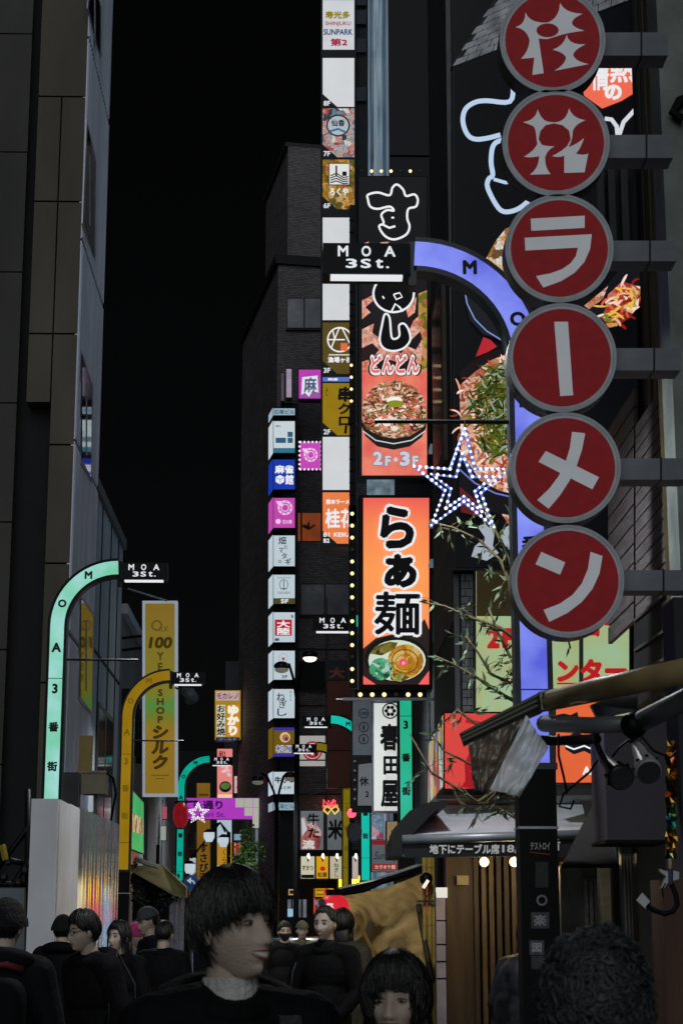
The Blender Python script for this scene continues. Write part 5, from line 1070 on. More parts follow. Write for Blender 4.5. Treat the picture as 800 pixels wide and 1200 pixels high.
for i in range(7):
    for q in ((351, 518+i*5.2), (376.5, 518+i*5.2)): bulb(s.t, P(*q, 53.4), .035, em('e8d8ec', 1.2, 0, 1, False))
# ================================================================ double-armed street lamps
def dlamp(xb, Y, ytop, heads, label):
    t = thing('street_lamp', label, 'street lamp', P(xb, 1090+1.6*F/Y, Y), 'dark double-armed street lamps')
    b = P(xb, 1000, Y); MB().tube([(b.x, Y, 0), (b.x, Y, 1.2), (b.x, Y, P(xb, ytop+40, Y).z)], [.12, .07, .06], 8).build('post', BLK, t, True)
    for (hx, hy, lit, kind) in heads:
        sg = 1 if hx > xb else -1
        q = [P(xb, ytop+45, Y), P(xb+sg*3, ytop+22, Y), P(xb+(hx-xb)*.5, ytop+4, Y), P(hx-sg*4, hy-3 if kind else ytop, Y)]
        MB().tube(q, .035, 6).build('arm', BLK, t, True); c = P(hx, hy, Y)
        MB().ball(c+Vector((0, 0, .03)), .2 if kind else .18, 14, 9, 0, (1, 1, .62)).build('shade', mat('33363a', .4, .3), t, True)
        MB().ball(c-Vector((0, 0, .06)), .175 if kind else .16, 14, 9, 0, (1, 1, .5)).build('globe', em('f4f0dc', 2.2 if lit else .12, .1), t, True)
    return t
dlamp(347, 46, 774, [(330, 782, False, 1), (363, 769, True, 1)], 'tall double-armed street lamp with one glowing dome lamp')
dlamp(324, 52, 906, [(302, 914, False, 0), (340, 910, False, 0)], 'lower double-armed street lamp beneath the light boxes')
fl2 = thing('globe_lamp', 'pair of white tulip lamps on dark arms under the purple sign', 'street lamp', P(255, 1100, 56))
MB().tube([P(268, 1120, 56), P(268, 975, 56)], .06, 8).build('post', BLK, fl2, True)
for (hx, hy) in ((245, 981), (262, 987), (222, 1018)):
    MB().tube([P(268, 976, 56), P(258, 964, 56), P(hx+2, hy-12, 56)], .03, 6).build('arm', BLK, fl2, True); c = P(hx, hy, 56)
    MB().tube([c+Vector((0, 0, .14)), c, c-Vector((0, 0, .14))], [.17, .17, .1], 12).build('globe', em('cfdbe6', .8, .12), fl2, True); MB().tube([c+Vector((0, 0, .24)), c+Vector((0, 0, .14))], [.06, .2], 12).build('cap', BLK, fl2)
# ================================================================ signs along the left-hand side
z0_, z1_ = P(187, 933, 36).z, P(187, 704, 36).z
SHOPY = blend([(0, '8a6c10'), (.33, '947412'), (.4, '6a7c1c'), (.46, '3f8a3a'), (.53, '7a7a18'), (1, '806410')], z0_, z1_, .8)
s = Sign('shop_sign', 'tall mustard shop sign with a white frame reading 100 yen shop', 'sign', (167, 704, 208, 933), PY(36), .22, SHOPY, em('b8c4d0', .5, .1, 2, False), inset=3.2)
IK = ink('3a2c0a'); s.ring(184, 733, 6.5, 6.5, 2.2, ink('5a4a18')); s.txt('ILK', (187, 734, 198, 740), ink('5a4a18'), .02); s.txt('100', (174, 746, 201, 760), IK, .05, 'h', 'lettering', 2)
s.txt('YEN', (182, 762, 194, 800), ink('4a3a10'), .04, 'v'); s.txt('SHOP', (182, 806, 194, 848), ink('4a2a10'), .05, 'v'); s.txt('シルク', (177, 849, 197, 902), IK, .06, 'v', 'lettering', 2); s.poly(rect_pts((178, 908, 198, 909.2)), ink('5a4a18')); s.poly(rect_pts((183, 912, 193, 913)), ink('5a4a18'))

MB().tube([P(150, 690, 36), P(196, 704, 36)], .02, 5).build('stay', STEEL, s.t)
for yv in (748, 762): MB().tube([P(143, yv, 36.2), P(168, yv-3, 36.2)], .03, 5).build('bracket', BLK, s.t)
fl3 = thing('flood_lamp', 'small grey flood lamp under the mustard lamp arm by the yellow sign', 'lamp', P(221, 812, 35)); MB().tube([P(213, 809, 35), P(222, 812, 35), P(225, 820, 34.9)], [.06, .12, .14], 10).build('housing', mat('5a5e62', .5, .3), fl3, True); MB().tube([P(213, 809, 35), P(206, 806, 35.4)], .02, 5).build('bracket', BLK, fl3)
bx_ = thing('junction_box', 'beige metal box on the wall above the ribbed steel hoarding', 'box', P(112, 931, 27.2)); px_box(96, 904, 124, 930, 27.2, .4, mat('6f6a58', .6, .1, .2, 4), 'casing', bx_); px_box(95, 903, 125, 905.5, 27.18, .44, mat('7f7a66', .6, .1), 'lid', bx_)
MB().tube([P(124, 904, 27.2), P(133, 912, 27.3), P(136, 930, 27.4), P(130, 962, 27.5)], .02, 6).build('cable', BLK, bx_, True); MB().tube([P(112, 930, 27.3), P(112, 962, 27.3)], .03, 6).build('conduit', mat('3a3c3c', .6), bx_)
px_box(74, 905, 92, 944, 27.6, .3, mat('38393a', .7), 'meter', bx_); px_box(92, 862, 108, 931, 28.1, .06, mat('8a7844', .6, 0, .25, 3), 'wall_plate', bx_)
# green picture sign flat on the wall
gx_ = P(153.5, 960, 33.4).x; pg = PX(gx_)
s = Sign('picture_sign', 'green lit sign with food pictures beside the mustard lamp post', 'sign', None, pg, .06, None, mat('5a6a5a', .5), pts=[(152.5, 922), (169, 940), (169, 1001), (152.5, 995)])
s.poly([(153, 924), (168.5, 941), (168.5, 1000), (153, 994)], em('3fae62', .85, .2, 2), 'panel'); s.poly([(153.5, 951), (168, 960), (168, 978), (153.5, 974)], food(['c8b078', 'a85038', 'd8d0a8', '6a8a48', 'e0c890'], 5, .8), 'picture')
# shop canopy with plants under it
cn = thing('shop_canopy', 'worn beige canopy above the dark shop by the teal lamp', 'canopy', P(190, 1030, 38))
MB().prism([P(155, 1015, 37), P(190, 1014, 37), P(218, 1040, 36.4), P(218, 1052, 36.4), P(205, 1050, 36.4), P(155, 1022, 36.6)], (0, .5, .02)).build('canopy', mat('6a6038', .7, 0, .35, 3, .2, 20), cn)
MB().tube([P(158, 1006, 36.5), P(172, 1012, 36.5), P(186, 1016, 36.5)], .05, 7).build('pipe', mat('8a8a80', .5), cn)
lw = thing('shop_shutter', 'steel-grey rolled curtain at the dark shop front', 'shutter', P(205, 1120, 37.5))
for k in range(6): px_box(198+k*3, 1048, 200.6+k*3, 1130, 37.5-.04*(k % 2), .05, mat('7d838a', .3, .6, .3, 5), 'slat', lw)
def bush(name, label, cx, cy, rx, ry, Y, n, h, grp=None, trunkx=None):
    t = thing(name, label, 'tree' if trunkx else 'shrub', P(cx, cy+ry+30, Y), grp); b = MB(); c0 = P(cx, cy, Y); sx_, sz = rx/F*Y, ry/F*Y
    cl = [(random.gauss(0, .5), random.gauss(0, .5), random.gauss(0, .5)) for _ in range(16)]
    for i in range(n):
        k = random.choice(cl); q = c0+Vector(((k[0]+random.gauss(0, .22))*sx_, (k[1]+random.gauss(0, .25))*sx_, (k[2]+random.gauss(0, .22))*sz))
        d = Vector((random.uniform(-1, 1), random.uniform(-1, 1), random.uniform(-1, 1))).normalized(); L = random.uniform(.06, .15); s_ = d.orthogonal().normalized()*L*.3
        b.poly([q, q+d*L*.5+s_, q+d*L, q+d*L*.5-s_])
    tk = MB().tube([P(cx, cy+ry, Y), P(cx+1, cy, Y)], [.06, .02], 6)
    for k in cl[:8]: tk.tube([P(cx, cy+ry*.5, Y), c0+Vector((k[0]*sx_, k[1]*sx_, k[2]*sz))], [.025, .008], 4)
    tk.build('trunk', BARK, t); stuff(b.build('foliage', mat(h, .6, 0, .4, 3), t, fix=False)); return t
bush('shrub', 'dark leafy shrub under the beige canopy', 178, 1046, 19, 26, 37.2, 1500, '222820')
bush('street_tree', 'small green street tree lit beside the double-armed lamp', 291, 1005, 15, 24, 50, 900, '4a6a34', None, True)
px_box(155, 1022, 200, 1130, 38.2, .3, mat('151512', .8), 'shop_wall', D2)
MB().box(P(183, 1000, 38).x, P(187, 1000, 38).x, 38, 38.1, P(185, 1022, 38).z, P(185, 990, 38).z).build('vent', BLKM, D2)
# red lantern on the teal lamp
rl2 = thing('paper_lantern', 'dim dark red paper lantern hanging on the teal lamp post', 'lantern', P(212, 972, 46.9)); c = P(212, 955, 46.8)
MB().ball(c, .2, 18, 14, 0, (1, 1, 1.72)).build('body', em('8a1420', .7, .15, 6), rl2, True)
for dz in (.33, -.33): MB().tube([c+Vector((0, 0, dz)), c+Vector((0, 0, dz*1.08))], .12, 12).build('cap', BLK, rl2)
MB().tube([P(205, 940, 46.8), P(232, 939, 46.8)], .03, 6).build('bracket', BLK, rl2)
# purple street name sign
s = Sign('street_name_sign', 'purple lit street name sign spanning the far street', 'sign', (198, 935, 307, 960), PY(58), .4, em('b43cc4', .9, .12, .6), mat('c8c8c0', .5), inset=.4)
for i in range(5):
    for j in range(1 if i < 3 else 2):
        pass
wtile = em('c4c2b6', .72, .06, 1)
for (x0, y0, x1, y1) in ((276, 935.5, 286, 946), (286.5, 935.5, 296, 946), (296.5, 935.5, 307, 946), (286.5, 946.5, 296, 956), (296.5, 946.5, 307, 956)): s.poly(rect_pts((x0, y0, x1, y1)), wtile, 'tile', 3)
MB().prism([PY(58)(*p, 2) for p in rect_pts((296, 956, 307, 970))], (0, .3, 0)).build('tile', wtile, s.t)
VI = ink('3c0c50'); s.txt('さくら通り', (201, 938, 261, 948.5), VI, .05); s.txt('Sakura dori St.', (201, 951.5, 264, 957.5), ink('6a1a80'), .03)
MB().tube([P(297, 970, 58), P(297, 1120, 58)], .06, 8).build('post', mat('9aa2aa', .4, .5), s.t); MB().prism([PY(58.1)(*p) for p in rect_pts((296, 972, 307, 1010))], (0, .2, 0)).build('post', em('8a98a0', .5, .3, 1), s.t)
# signs down the far street
s = Sign('shop_sign', 'gold lit sign with black writing under a pink header', 'sign', (251, 808, 283, 868), PY(62), .5, em('a8841c', .9, .1, .6), mat('3a3010', .5), inset=1)
s.poly(rect_pts((253, 810, 280, 821)), em('c8b0b0', .8, .1)); s.txt('モカレノ', (254, 812, 279, 819), ink('7a3040'), .03); s.poly(rect_pts((254, 826, 264, 863)), em('d8d8c0', .8, .05)); s.txt('お好み焼', (254, 826, 264, 862), INK, .03, 'v'); s.poly(rect_pts((266, 826, 280, 863)), em('d08a28', .9, .1)); s.txt('ゆかり', (266, 826, 280, 862), ink('f0ead8'), .08, 'v'); s.poly(rect_pts((253, 864, 281, 868)), ink('1c2440')); s.txt('ゴールド', (256, 865, 277, 867.5), ink('7a90c0'), .02)
s = Sign('shop_sign', 'coral vertical lit sign with a bowl picture', 'sign', (254, 877, 273, 936), PY(63), .4, em('e88a84', .9, .1, .6), mat('6a2a28', .5), inset=.6); s.txt('和', (256, 880, 264, 888), ink('7a2030'), .03); s.polys([ell(264+random.uniform(-5, 5), 902+random.uniform(-7, 7), 2.2, 1.8, 8) for _ in range(12)], ink('d8b0b8')); s.ell(264, 922, 7, 6.5, INK); s.ell(264, 921, 5.5, 4, food(['e8e0d0', 'c8a060', '58803a'], 4, .9)); s.poly(rect_pts((255, 931, 272, 935)), ink('e8c8a8'))
s = Sign('shop_sign', 'pale pink tilted sign behind the dark pole cluster', 'sign', (274, 909, 288, 930), PY(64), .3, em('d8b8b8', .85, .15, 1), mat('4a2a30', .5), inset=.6); s.txt('三', (277, 912, 283, 924), ink('b02840'), .06)
s = Sign('wood_sign', 'tall tawny wooden sign with carved black kana', 'sign', (230, 917, 247, 1042), PY(60), .3, em('8a6420', .7, .15, 1), mat('5a4418', .6), inset=.8); s.txt('すさび湯', (233, 988, 244, 1034), INK, .03, 'v'); s.poly(rect_pts((233, 930, 244, 933)), ink('4a3410'))
s = Sign('shop_sign', 'white and blue lit sign over an amber block of script', 'sign', (254, 960, 272, 1016), PY(61), .3, em('b8c8d4', .85, .1, 1), mat('2a2c30', .5), inset=.5); s.poly(rect_pts((254.5, 987, 271.5, 1014)), ink('b07c20')); s.txt('くら', (260, 994, 266, 1012), INK, .01, 'v')
s = Sign('shop_sign', 'black sign with white brush script at the far street', 'sign', (254, 1017, 272, 1036), PY(60.5), .3, mat('111316', .5), BLK, inset=.5); s.txt('水', (256, 1019, 270, 1029), WHITE, .02)
s = Sign('shop_sign', 'small orange lit sign low beside the slatted column', 'sign', (274, 987, 284, 1003), PY(62), .3, em('e07858', .9, .1, 1), BLK, inset=.4); s.txt('鍋', (276, 990, 281, 999), ink('7a2018'), .03)
s = Sign('shop_sign', 'pale blue small sign above the orange one', 'sign', (274, 977, 284, 985), PY(62), .3, em('88a8bc', .8, .1, 1), BLK, inset=.4)
s = Sign('screen_sign', 'dark screen in a grey frame behind the teal lamp post', 'screen', (201, 975, 229, 995), PY(59), .3, mat('16181b', .3), mat('50565c', .5, .3), inset=1.6)
s = Sign('shop_sign', 'small sign with a magenta dot beside the teal post', 'sign', (199, 994, 209, 1008), PY(59), .3, em('8fa4bc', .8, .15, 1), BLK, inset=.4); s.ell(203.5, 1001, 2.4, 1.3, ink('c83a8a'))
s = Sign('storefront', 'bright white shop window at the far end of the street', 'shop front', (197, 1005, 230, 1070), PY(66), .3, food(['c8d4dc', '4a5660', 'e0e8ec', '30363c', '8a98a4', '58503c'], 1.6, .8), BLK, inset=.4)
s = Sign('storefront', 'amber lit shop front below the blue arrow sign', 'shop front', (214, 1046, 236, 1080), PY(64), .3, food(['b88a30', '7a5a20', 'd8b868', '4a3a18', 'a04030'], 2, .8), BLK, inset=.4)
rs_ = thing('road_sign', 'round blue road sign with a white bent arrow', 'road sign', P(224.5, 1100, 48)); ps_ = PY(48)
MB().prism([ps_(*p) for p in ell(224.5, 1034.5, 8.5, 9, 26)], (0, .03, 0)).build('disc', mat('1c4a8a', .5, 0, .1), rs_)
b = MB()
for i in range(10):
    a0, a1 = R(90-i*15), R(90-(i+1)*15)
    if i < 6: b.poly([ps_(224+r_*math.cos(a_), 1036-r_*math.sin(a_)*1.1, 1.5) for r_, a_ in ((4.6, a0), (4.6, a1), (3, a1), (3, a0))])
b.poly([ps_(*p, 1.5) for p in ((219, 1032), (224, 1028), (224, 1036))]); b.build('arrow', em('d0d8e0', .5, 0), rs_, fix=False); MB().tube([P(224.5, 1044, 48.05), P(224.5, 1150, 48.05)], .035, 8).build('post', STEEL, rs_)
# dark blocks at the end of the street
Kb = thing('far_building', 'dark grey building behind the gold sign at the street bend', 'building', P(290, 1100, 72)); FB = mat('4e4950', .8, 0, .3, 1)
px_box(262, 775, 330, 1130, 70, 8, mat('4a4e55', .8, 0, .3, .6), 'wall', Kb)
for r in range(11): px_box(286, 812+r*11, 305, 820+r*11, 66-.02*r, .3, mat('4a444c', .6, .1, .3, 2), 'slat', Kb)
px_box(285, 808, 306, 936, 66.4, 3, FB, 'stair_tower', Kb)
for k in range(7): px_box(314+k*.9, 890, 314.5+k*.9, 1000, 64.9, .1, em('9ab8cc', 1.0, .4, .6, False), 'pane', Kb)
px_box(312, 884, 346, 1005, 65.2, .3, mat('39434c', .4, .2), 'window_frame', Kb)
for k in range(3): px_box(320+k*9, 950, 326+k*9, 1000, 65, .1, em('8a9aa8', .8, .5, .8, False), 'pane', Kb)
for k in range(9): px_box(283, 965+k*5, 294, 968+k*5, 60, .1, mat('5a5e62', .5, .3), 'louvre', Kb)
Kc = thing('far_building', 'black building mass at the very end of the street', 'building', P(230, 1100, 90)); px_box(150, 880, 262, 1140, 88, 10, mat('17181b', .8), 'wall', Kc)
for (x, y, h) in ((240, 1050, 'c8a060'), (252, 1060, '8aa8c0'), (206, 1040, 'c0c8d0'), (246, 1072, 'b05838'), (262, 1056, 'd0b070')): px_box(x, y, x+6, y+9, 87.9, .1, em(h, .8, .2, 1, False), 'pane', Kc)
s = Sign('storefront', 'row of small bright shop panes low at the far end beyond the tulip lamps', 'shop front', (236, 1040, 330, 1092), PY(67), .3, mat('1a1c20', .5), BLK, inset=.4)
rr_ = random.Random(5)
for k in range(15):
    x0 = 237+k*6.1; y0 = 1042+rr_.uniform(0, 8); s.poly(rect_pts((x0, y0, x0+5.2, y0+rr_.uniform(10, 26))), em(rr_.choice(('d0d8e0', 'e0c080', '8ab0d0', 'c05848', 'e8e0c8', '6a8a70', 'd89a40')), rr_.uniform(.4, 1), .4, 3, False), 'pane', 2)
for k, (x0, y0, x1, y1, h, lab) in enumerate(((309, 936, 314, 946, 'c858c8', 'small violet sign at the edge of the lit window bank'), (287, 1012, 293, 1028, '4a8a5a', 'small green sign by the street tree'), (309, 1000, 318, 1030, '8a8418', 'narrow olive sign beside the low lamp post'), (190, 945, 196, 960, 'b05868', 'small rose sign by the yellow shop sign foot'), (188, 968, 195, 985, 'a0a8a0', 'small grey lit sign above the beige canopy'))):
    Sign('shop_sign', lab, 'sign', (x0, y0, x1, y1), PY(58.5 if k < 3 else 40), .2, em(h, .8, .25, 2, False), BLK, inset=.3)
# round street mirror and red lamp by the turquoise post
mi = thing('street_mirror', 'dark round street mirror beside the turquoise lamp post', 'mirror', P(414, 1100, 37)); MB().prism([P(*p, 37) for p in ell(415, 975, 9, 13, 24)], (0, .06, 0)).build('rim', mat('33363a', .5, .3), mi); MB().prism([P(*p, 36.97) for p in ell(416, 975, 7, 11, 24)], (0, .02, 0)).build('glass', glass('3a3f44', .15), mi); MB().tube([P(410, 975, 37.1), P(410, 1130, 37.1)], .04, 6).build('post', BLK, mi)
bn = thing('warning_lamp', 'small glowing red lamp above the round mirror', 'lamp', P(413, 960, 36.8)); MB().ball(P(412, 953, 36.8), .09, 10, 8).build('globe', em('ff3a50', 4, 0), bn, True); MB().tube([P(412, 959, 36.8), P(412, 964, 36.8)], .05, 8).build('socket', BLK, bn)
# signs under the white lantern sign
s = Sign('shop_sign', 'grey sign in cursive latin script above a red strip', 'sign', (435, 984, 466, 1022), PY(29), .1, em('6a7078', .6, .1, 2), mat('2a2c30', .5), inset=.5); s.txt('Suntory', (437, 998, 464, 1010), INK, .0, 'h', 'lettering', 3); s.poly(rect_pts((436, 985, 465, 990)), ink('7a1c24')); s.poly(rect_pts((436, 1012, 465, 1020)), ink('8a2a22')); s.txt('カラオケ館', (439, 1013.5, 463, 1018.5), ink('c8b8b0'), .02)
s = Sign('poster_board', 'pink and white poster leaning under the white lantern sign', 'poster', (435, 954, 449, 984), PY(28.6), .05, food(['c8a0b0', 'd8d8e0', 'a05070', '8098b0'], 5, .7), BLK, inset=.4)
s = Sign('lattice_lantern', 'warm lit slatted box lantern behind the green lamp post', 'lantern', (452, 962, 467, 1004), PY(27), .3, em('c0a060', .8, .2, 3), mat('3a2c18', .6), inset=1)
for k in range(6): s.poly(rect_pts((453+k*2.3, 963, 454+k*2.3, 1003)), mat('4a3a20', .6), 'slat')
# unseen bright restaurant front, added behind the tent to be mirrored in the hoarding
rf_ = thing('restaurant', 'unseen lit restaurant front added behind the vinyl tent for hoarding reflections', 'restaurant', (2.2, 54.5, 0))
MB().box(1.15, 4.2, 54.35, 54.7, 0, 3.3).build('wall', mat('2a1c16', .7), rf_)
MB().box(1.2, 4.15, 54.2, 54.35, 2.35, 3.15).build('fascia', em('e0b028', 5, .3, 2), rf_); MB().box(1.2, 4.15, 54.22, 54.35, 1.75, 2.3).build('curtain', em('e04038', 4.5, .4, 3), rf_)
for k in range(4): MB().box(1.25+k*.74, 1.9+k*.74, 54.25, 54.35, .3, 1.7).build('pane', em(('a8c8e8', '88b0dc', 'c8d8e8', '98b8dc')[k], 3.5, .3, 2), rf_)
# parked taxi roof and green roof light
cx_ = thing('parked_car', 'black car behind the crowd with a green roof light', 'car', P(348, 1128, 44))
def carpt(u, v, z): 
    o = P(350, 1100, 44); return Vector((o.x+u, 44+v, z))
prof = [(-2.2, .35), (-2.25, .75), (-1.5, .92), (-.9, 1.42), (.7, 1.45), (1.35, .98), (2.1, .85), (2.2, .4)]
MB().prism([carpt(-.8, y, z) for y, z in prof], (1.6, 0, 0)).build('body', mat('0c0d10', .2, .3, .1), cx_)
MB().prism([carpt(-.66, -1.47, .95), carpt(.66, -1.47, .95), carpt(.58, -.96, 1.36), carpt(-.58, -.96, 1.36)], (0, -.02, .01)).build('windscreen', glass('1a2026'), cx_)
for sx_ in (-.81, .81):
    for y in (-1.4, 1.4): MB().tube([carpt(sx_-.1, y, .33), carpt(sx_+.1, y, .33)], .33, 16).build('wheel', BLK, cx_)
    MB().ball(carpt(sx_*.75, -2.24, .65), .09, 8, 6).build('headlight', mat('a0a4a8', .2), cx_)
MB().ball(carpt(-.38, -.3, 1.56), .11, 10, 7).build('roof_light', em('48c828', 1.2, 0), cx_, True)
# ================================================================ people
SKIN = mat('b2a092', .48, 0, .14, 9, .18, 140); LIPS = mat('6e4440', .4, 0, .1, 6); BROW = mat('14100e', .7); TEETH = mat('d8d0c4', .3, 0, .05); EYEW = mat('8e8a84', .3, 0, .03); IRIS = mat('120c0a', .1)
HAIRM = mat('0b0a0a', .42, .0, .3, 20, .3, 60, (3, 3, .6), .6)
def gz(a, s): return math.exp(-(a/s)**2)
def sm(a, b, x): t = max(0, min(1, (x-a)/(b-a))); return t*t*(3-2*t)
def head_pt(th, ph, g=0, mouth=0):
    """th: polar from top, ph: azimuth from the face (-y). unit: metres about the eye-level centre"""
    x, y, z = math.sin(th)*math.sin(ph), math.sin(th)*math.cos(ph), math.cos(th)
    X, Y, Z = .077*x, .096*y, .118*z
    if z < 0:
        k = sm(0, 1, -z); X *= 1-.28*k
        if y < 0: Y *= 1-.35*k
        else: Y = Y*(1+.02*k)+.03*k*max(0, 1-abs(x))*.9
    if y > 0:
        fr = sm(0, .5, y)
        Y -= .010*sm(.55, 1, y)*sm(-.6, .2, z)      # flatter face
        ax = abs(X)
        Y += fr*(.021*gz(X, .0105+.007*sm(.0, -.04, Z))*(.25+.75*sm(.016, -.036, Z))*sm(.03, .0, Z)*sm(-.054, -.038, Z) + .006*gz(X, .009)*gz(Z-.0, .03)
                 - .010*gz(ax-.031, .016)*gz(Z-.004, .013) + .005*gz(ax-.03, .025)*gz(Z-.028, .010) + .006*gz(ax-.045, .02)*gz(Z+.03, .022)
                 + .009*gz(X, .022)*gz(Z+.067, .012) - .004*gz(X, .03)*gz(Z+.067, .0026) - .005*gz(X, .02)*gz(Z+.083, .007) + .009*gz(X, .020)*gz(Z+.104, .013))
        X += .006*fr*gz(abs(X)-.012, .006)*gz(Z+.042, .008)*(1 if X > 0 else -1)
    return Vector((X, -Y, Z))
HC = 1.63       # height of the head centre for a 1.75 m figure
def add_head(mb, M, smile=0, n=56, m=56, eyes=True):
    vs = []; fs = []; mi = []
    for i in range(m+1):
        th = math.pi*i/m
        for j in range(n): vs.append(head_pt(th, 2*math.pi*j/n))
    for i in range(m):
        for j in range(n):
            fs.append((i*n+j, (i+1)*n+j, (i+1)*n+(j+1) % n, i*n+(j+1) % n))
            k = 0
            mi.append(k)
    o = len(mb.v); mb.v += [M @ v for v in vs]; mb.f += [tuple(a+o for a in f_) for f_ in fs]; mb.m += mi
    front = [v for v in vs if v.y < -.03]
    def on(x, z, up=0):
        a = sorted(front, key=lambda v: (v.x-x)**2+(v.z-z)**2)[:5]; ws = [1/((v.x-x)**2+(v.z-z)**2+1e-7) for v in a]
        return M @ Vector((x, sum(v.y*w for v, w in zip(a, ws))/sum(ws)-up, z))
    W = .029 if smile else .02; gap = .0058 if smile else .0012; us = [-1, -.75, -.5, -.25, 0, .25, .5, .75, 1]
    zc = lambda u: -.066+(.0065 if smile else .001)*u*u
    rr = [.0007+(.0032-.0007)*(1-u*u) for u in us]
    mb.tube([on(W*u, zc(u)+gap*(1-u*u)+.002, .0005) for u in us], rr, 6, 1); mb.tube([on(W*u, zc(u)-gap*(1-u*u)*1.3-.002, .0005) for u in us], [q*1.15 for q in rr], 6, 1)
    if smile:
        up_ = [on(W*.86*u, zc(u)+gap*(1-u*u), .0012) for u in us]; dn = [on(W*.86*u, zc(u)-gap*(1-u*u)*.9, .001) for u in us]
        for a in range(8): mb.poly([up_[a], up_[a+1], dn[a+1], dn[a]], 3)
    else: mb.tube([on(W*u, zc(u), .0012) for u in us], .0009, 4, 2)
    for sx in (-1, 1):
        mb.tube([on(sx*(.014+.036*u), .0265+.004*math.sin(u*3.0)-.004*u, .0008) for u in (0, .25, .5, .75, 1)], [.0022, .0034, .0032, .0024, .0008], 6, 2)
        mb.ball(on(sx*.0075, -.045, -.001), .0035, 6, 4, 2, (1.2, .8, .6))
    if eyes:
        for sx in (-1, 1):
            R3 = M.to_3x3()
            mb.ball(M @ Vector((sx*.031, -.076, .003)), .0125, 12, 8, 4, (1.15, .75, .34), R3)
            mb.ball(M @ Vector((sx*.031, -.0835, .003)), .0058, 10, 6, 5, (1, .5, .75), R3)
            mb.tube([M @ Vector((sx*(.031+u*.015), -.0845+abs(u)*.006, .0095-u*u*.003)) for u in (-1, -.5, 0, .5, 1)], .0016, 5, 2)
    for sx in (-1, 1):
        R3 = M.to_3x3() @ Matrix.Rotation(sx*.35, 3, 'Z'); mb.ball(M @ Vector((sx*.076, .006, -.012)), .03, 10, 8, 0, (.3, .62, 1), R3)
        mb.ball(M @ Vector((sx*.081, .002, -.01)), .017, 8, 6, 0, (.5, .5, 1), R3)
def remesh(mb, vox, smooth=3):
    me = bpy.data.meshes.new('tmp'); me.from_pydata([tuple(v) for v in mb.v], [], mb.f)
    b = bmesh.new(); b.from_mesh(me); bmesh.ops.recalc_face_normals(b, faces=b.faces); b.to_mesh(me); b.free()
    o = bpy.data.objects.new('tmp', me); md = o.modifiers.new('r', 'REMESH'); md.mode = 'VOXEL'; md.voxel_size = vox
    s_ = o.modifiers.new('s', 'SMOOTH'); s_.iterations = smooth; s_.factor = .5
    e = evaluated(o); m2 = bpy.data.meshes.new_from_object(e)
    bpy.data.objects.remove(o); bpy.data.meshes.remove(me); return m2
def link_mesh(me, name, mats, parent, wrinkle=0, wsc=6):
    me.name = name
    for m in mats: me.materials.append(m)
    if wrinkle:
        nm = [Vector(v.normal) for v in me.vertices]; co = []
        for v, n1 in zip(me.vertices, nm):
            q = v.co; n_ = noise.noise(q*wsc)+.6*noise.noise(Vector((q.x*wsc*2.2, q.y*wsc*2.2, q.z*wsc*1.2))); co += list(q+n1*n_*wrinkle)
        me.vertices.foreach_set('co', co); me.update()
    me.polygons.foreach_set('use_smooth', [True]*len(me.polygons))
    o = bpy.data.objects.new(name, me); COL.objects.link(o); o.parent = parent; return o
def limb(mb, pts, rs, n=12):
    mb.tube(pts, rs, n)
    for p, r in zip(pts, rs): mb.ball(p, r, n, 8)
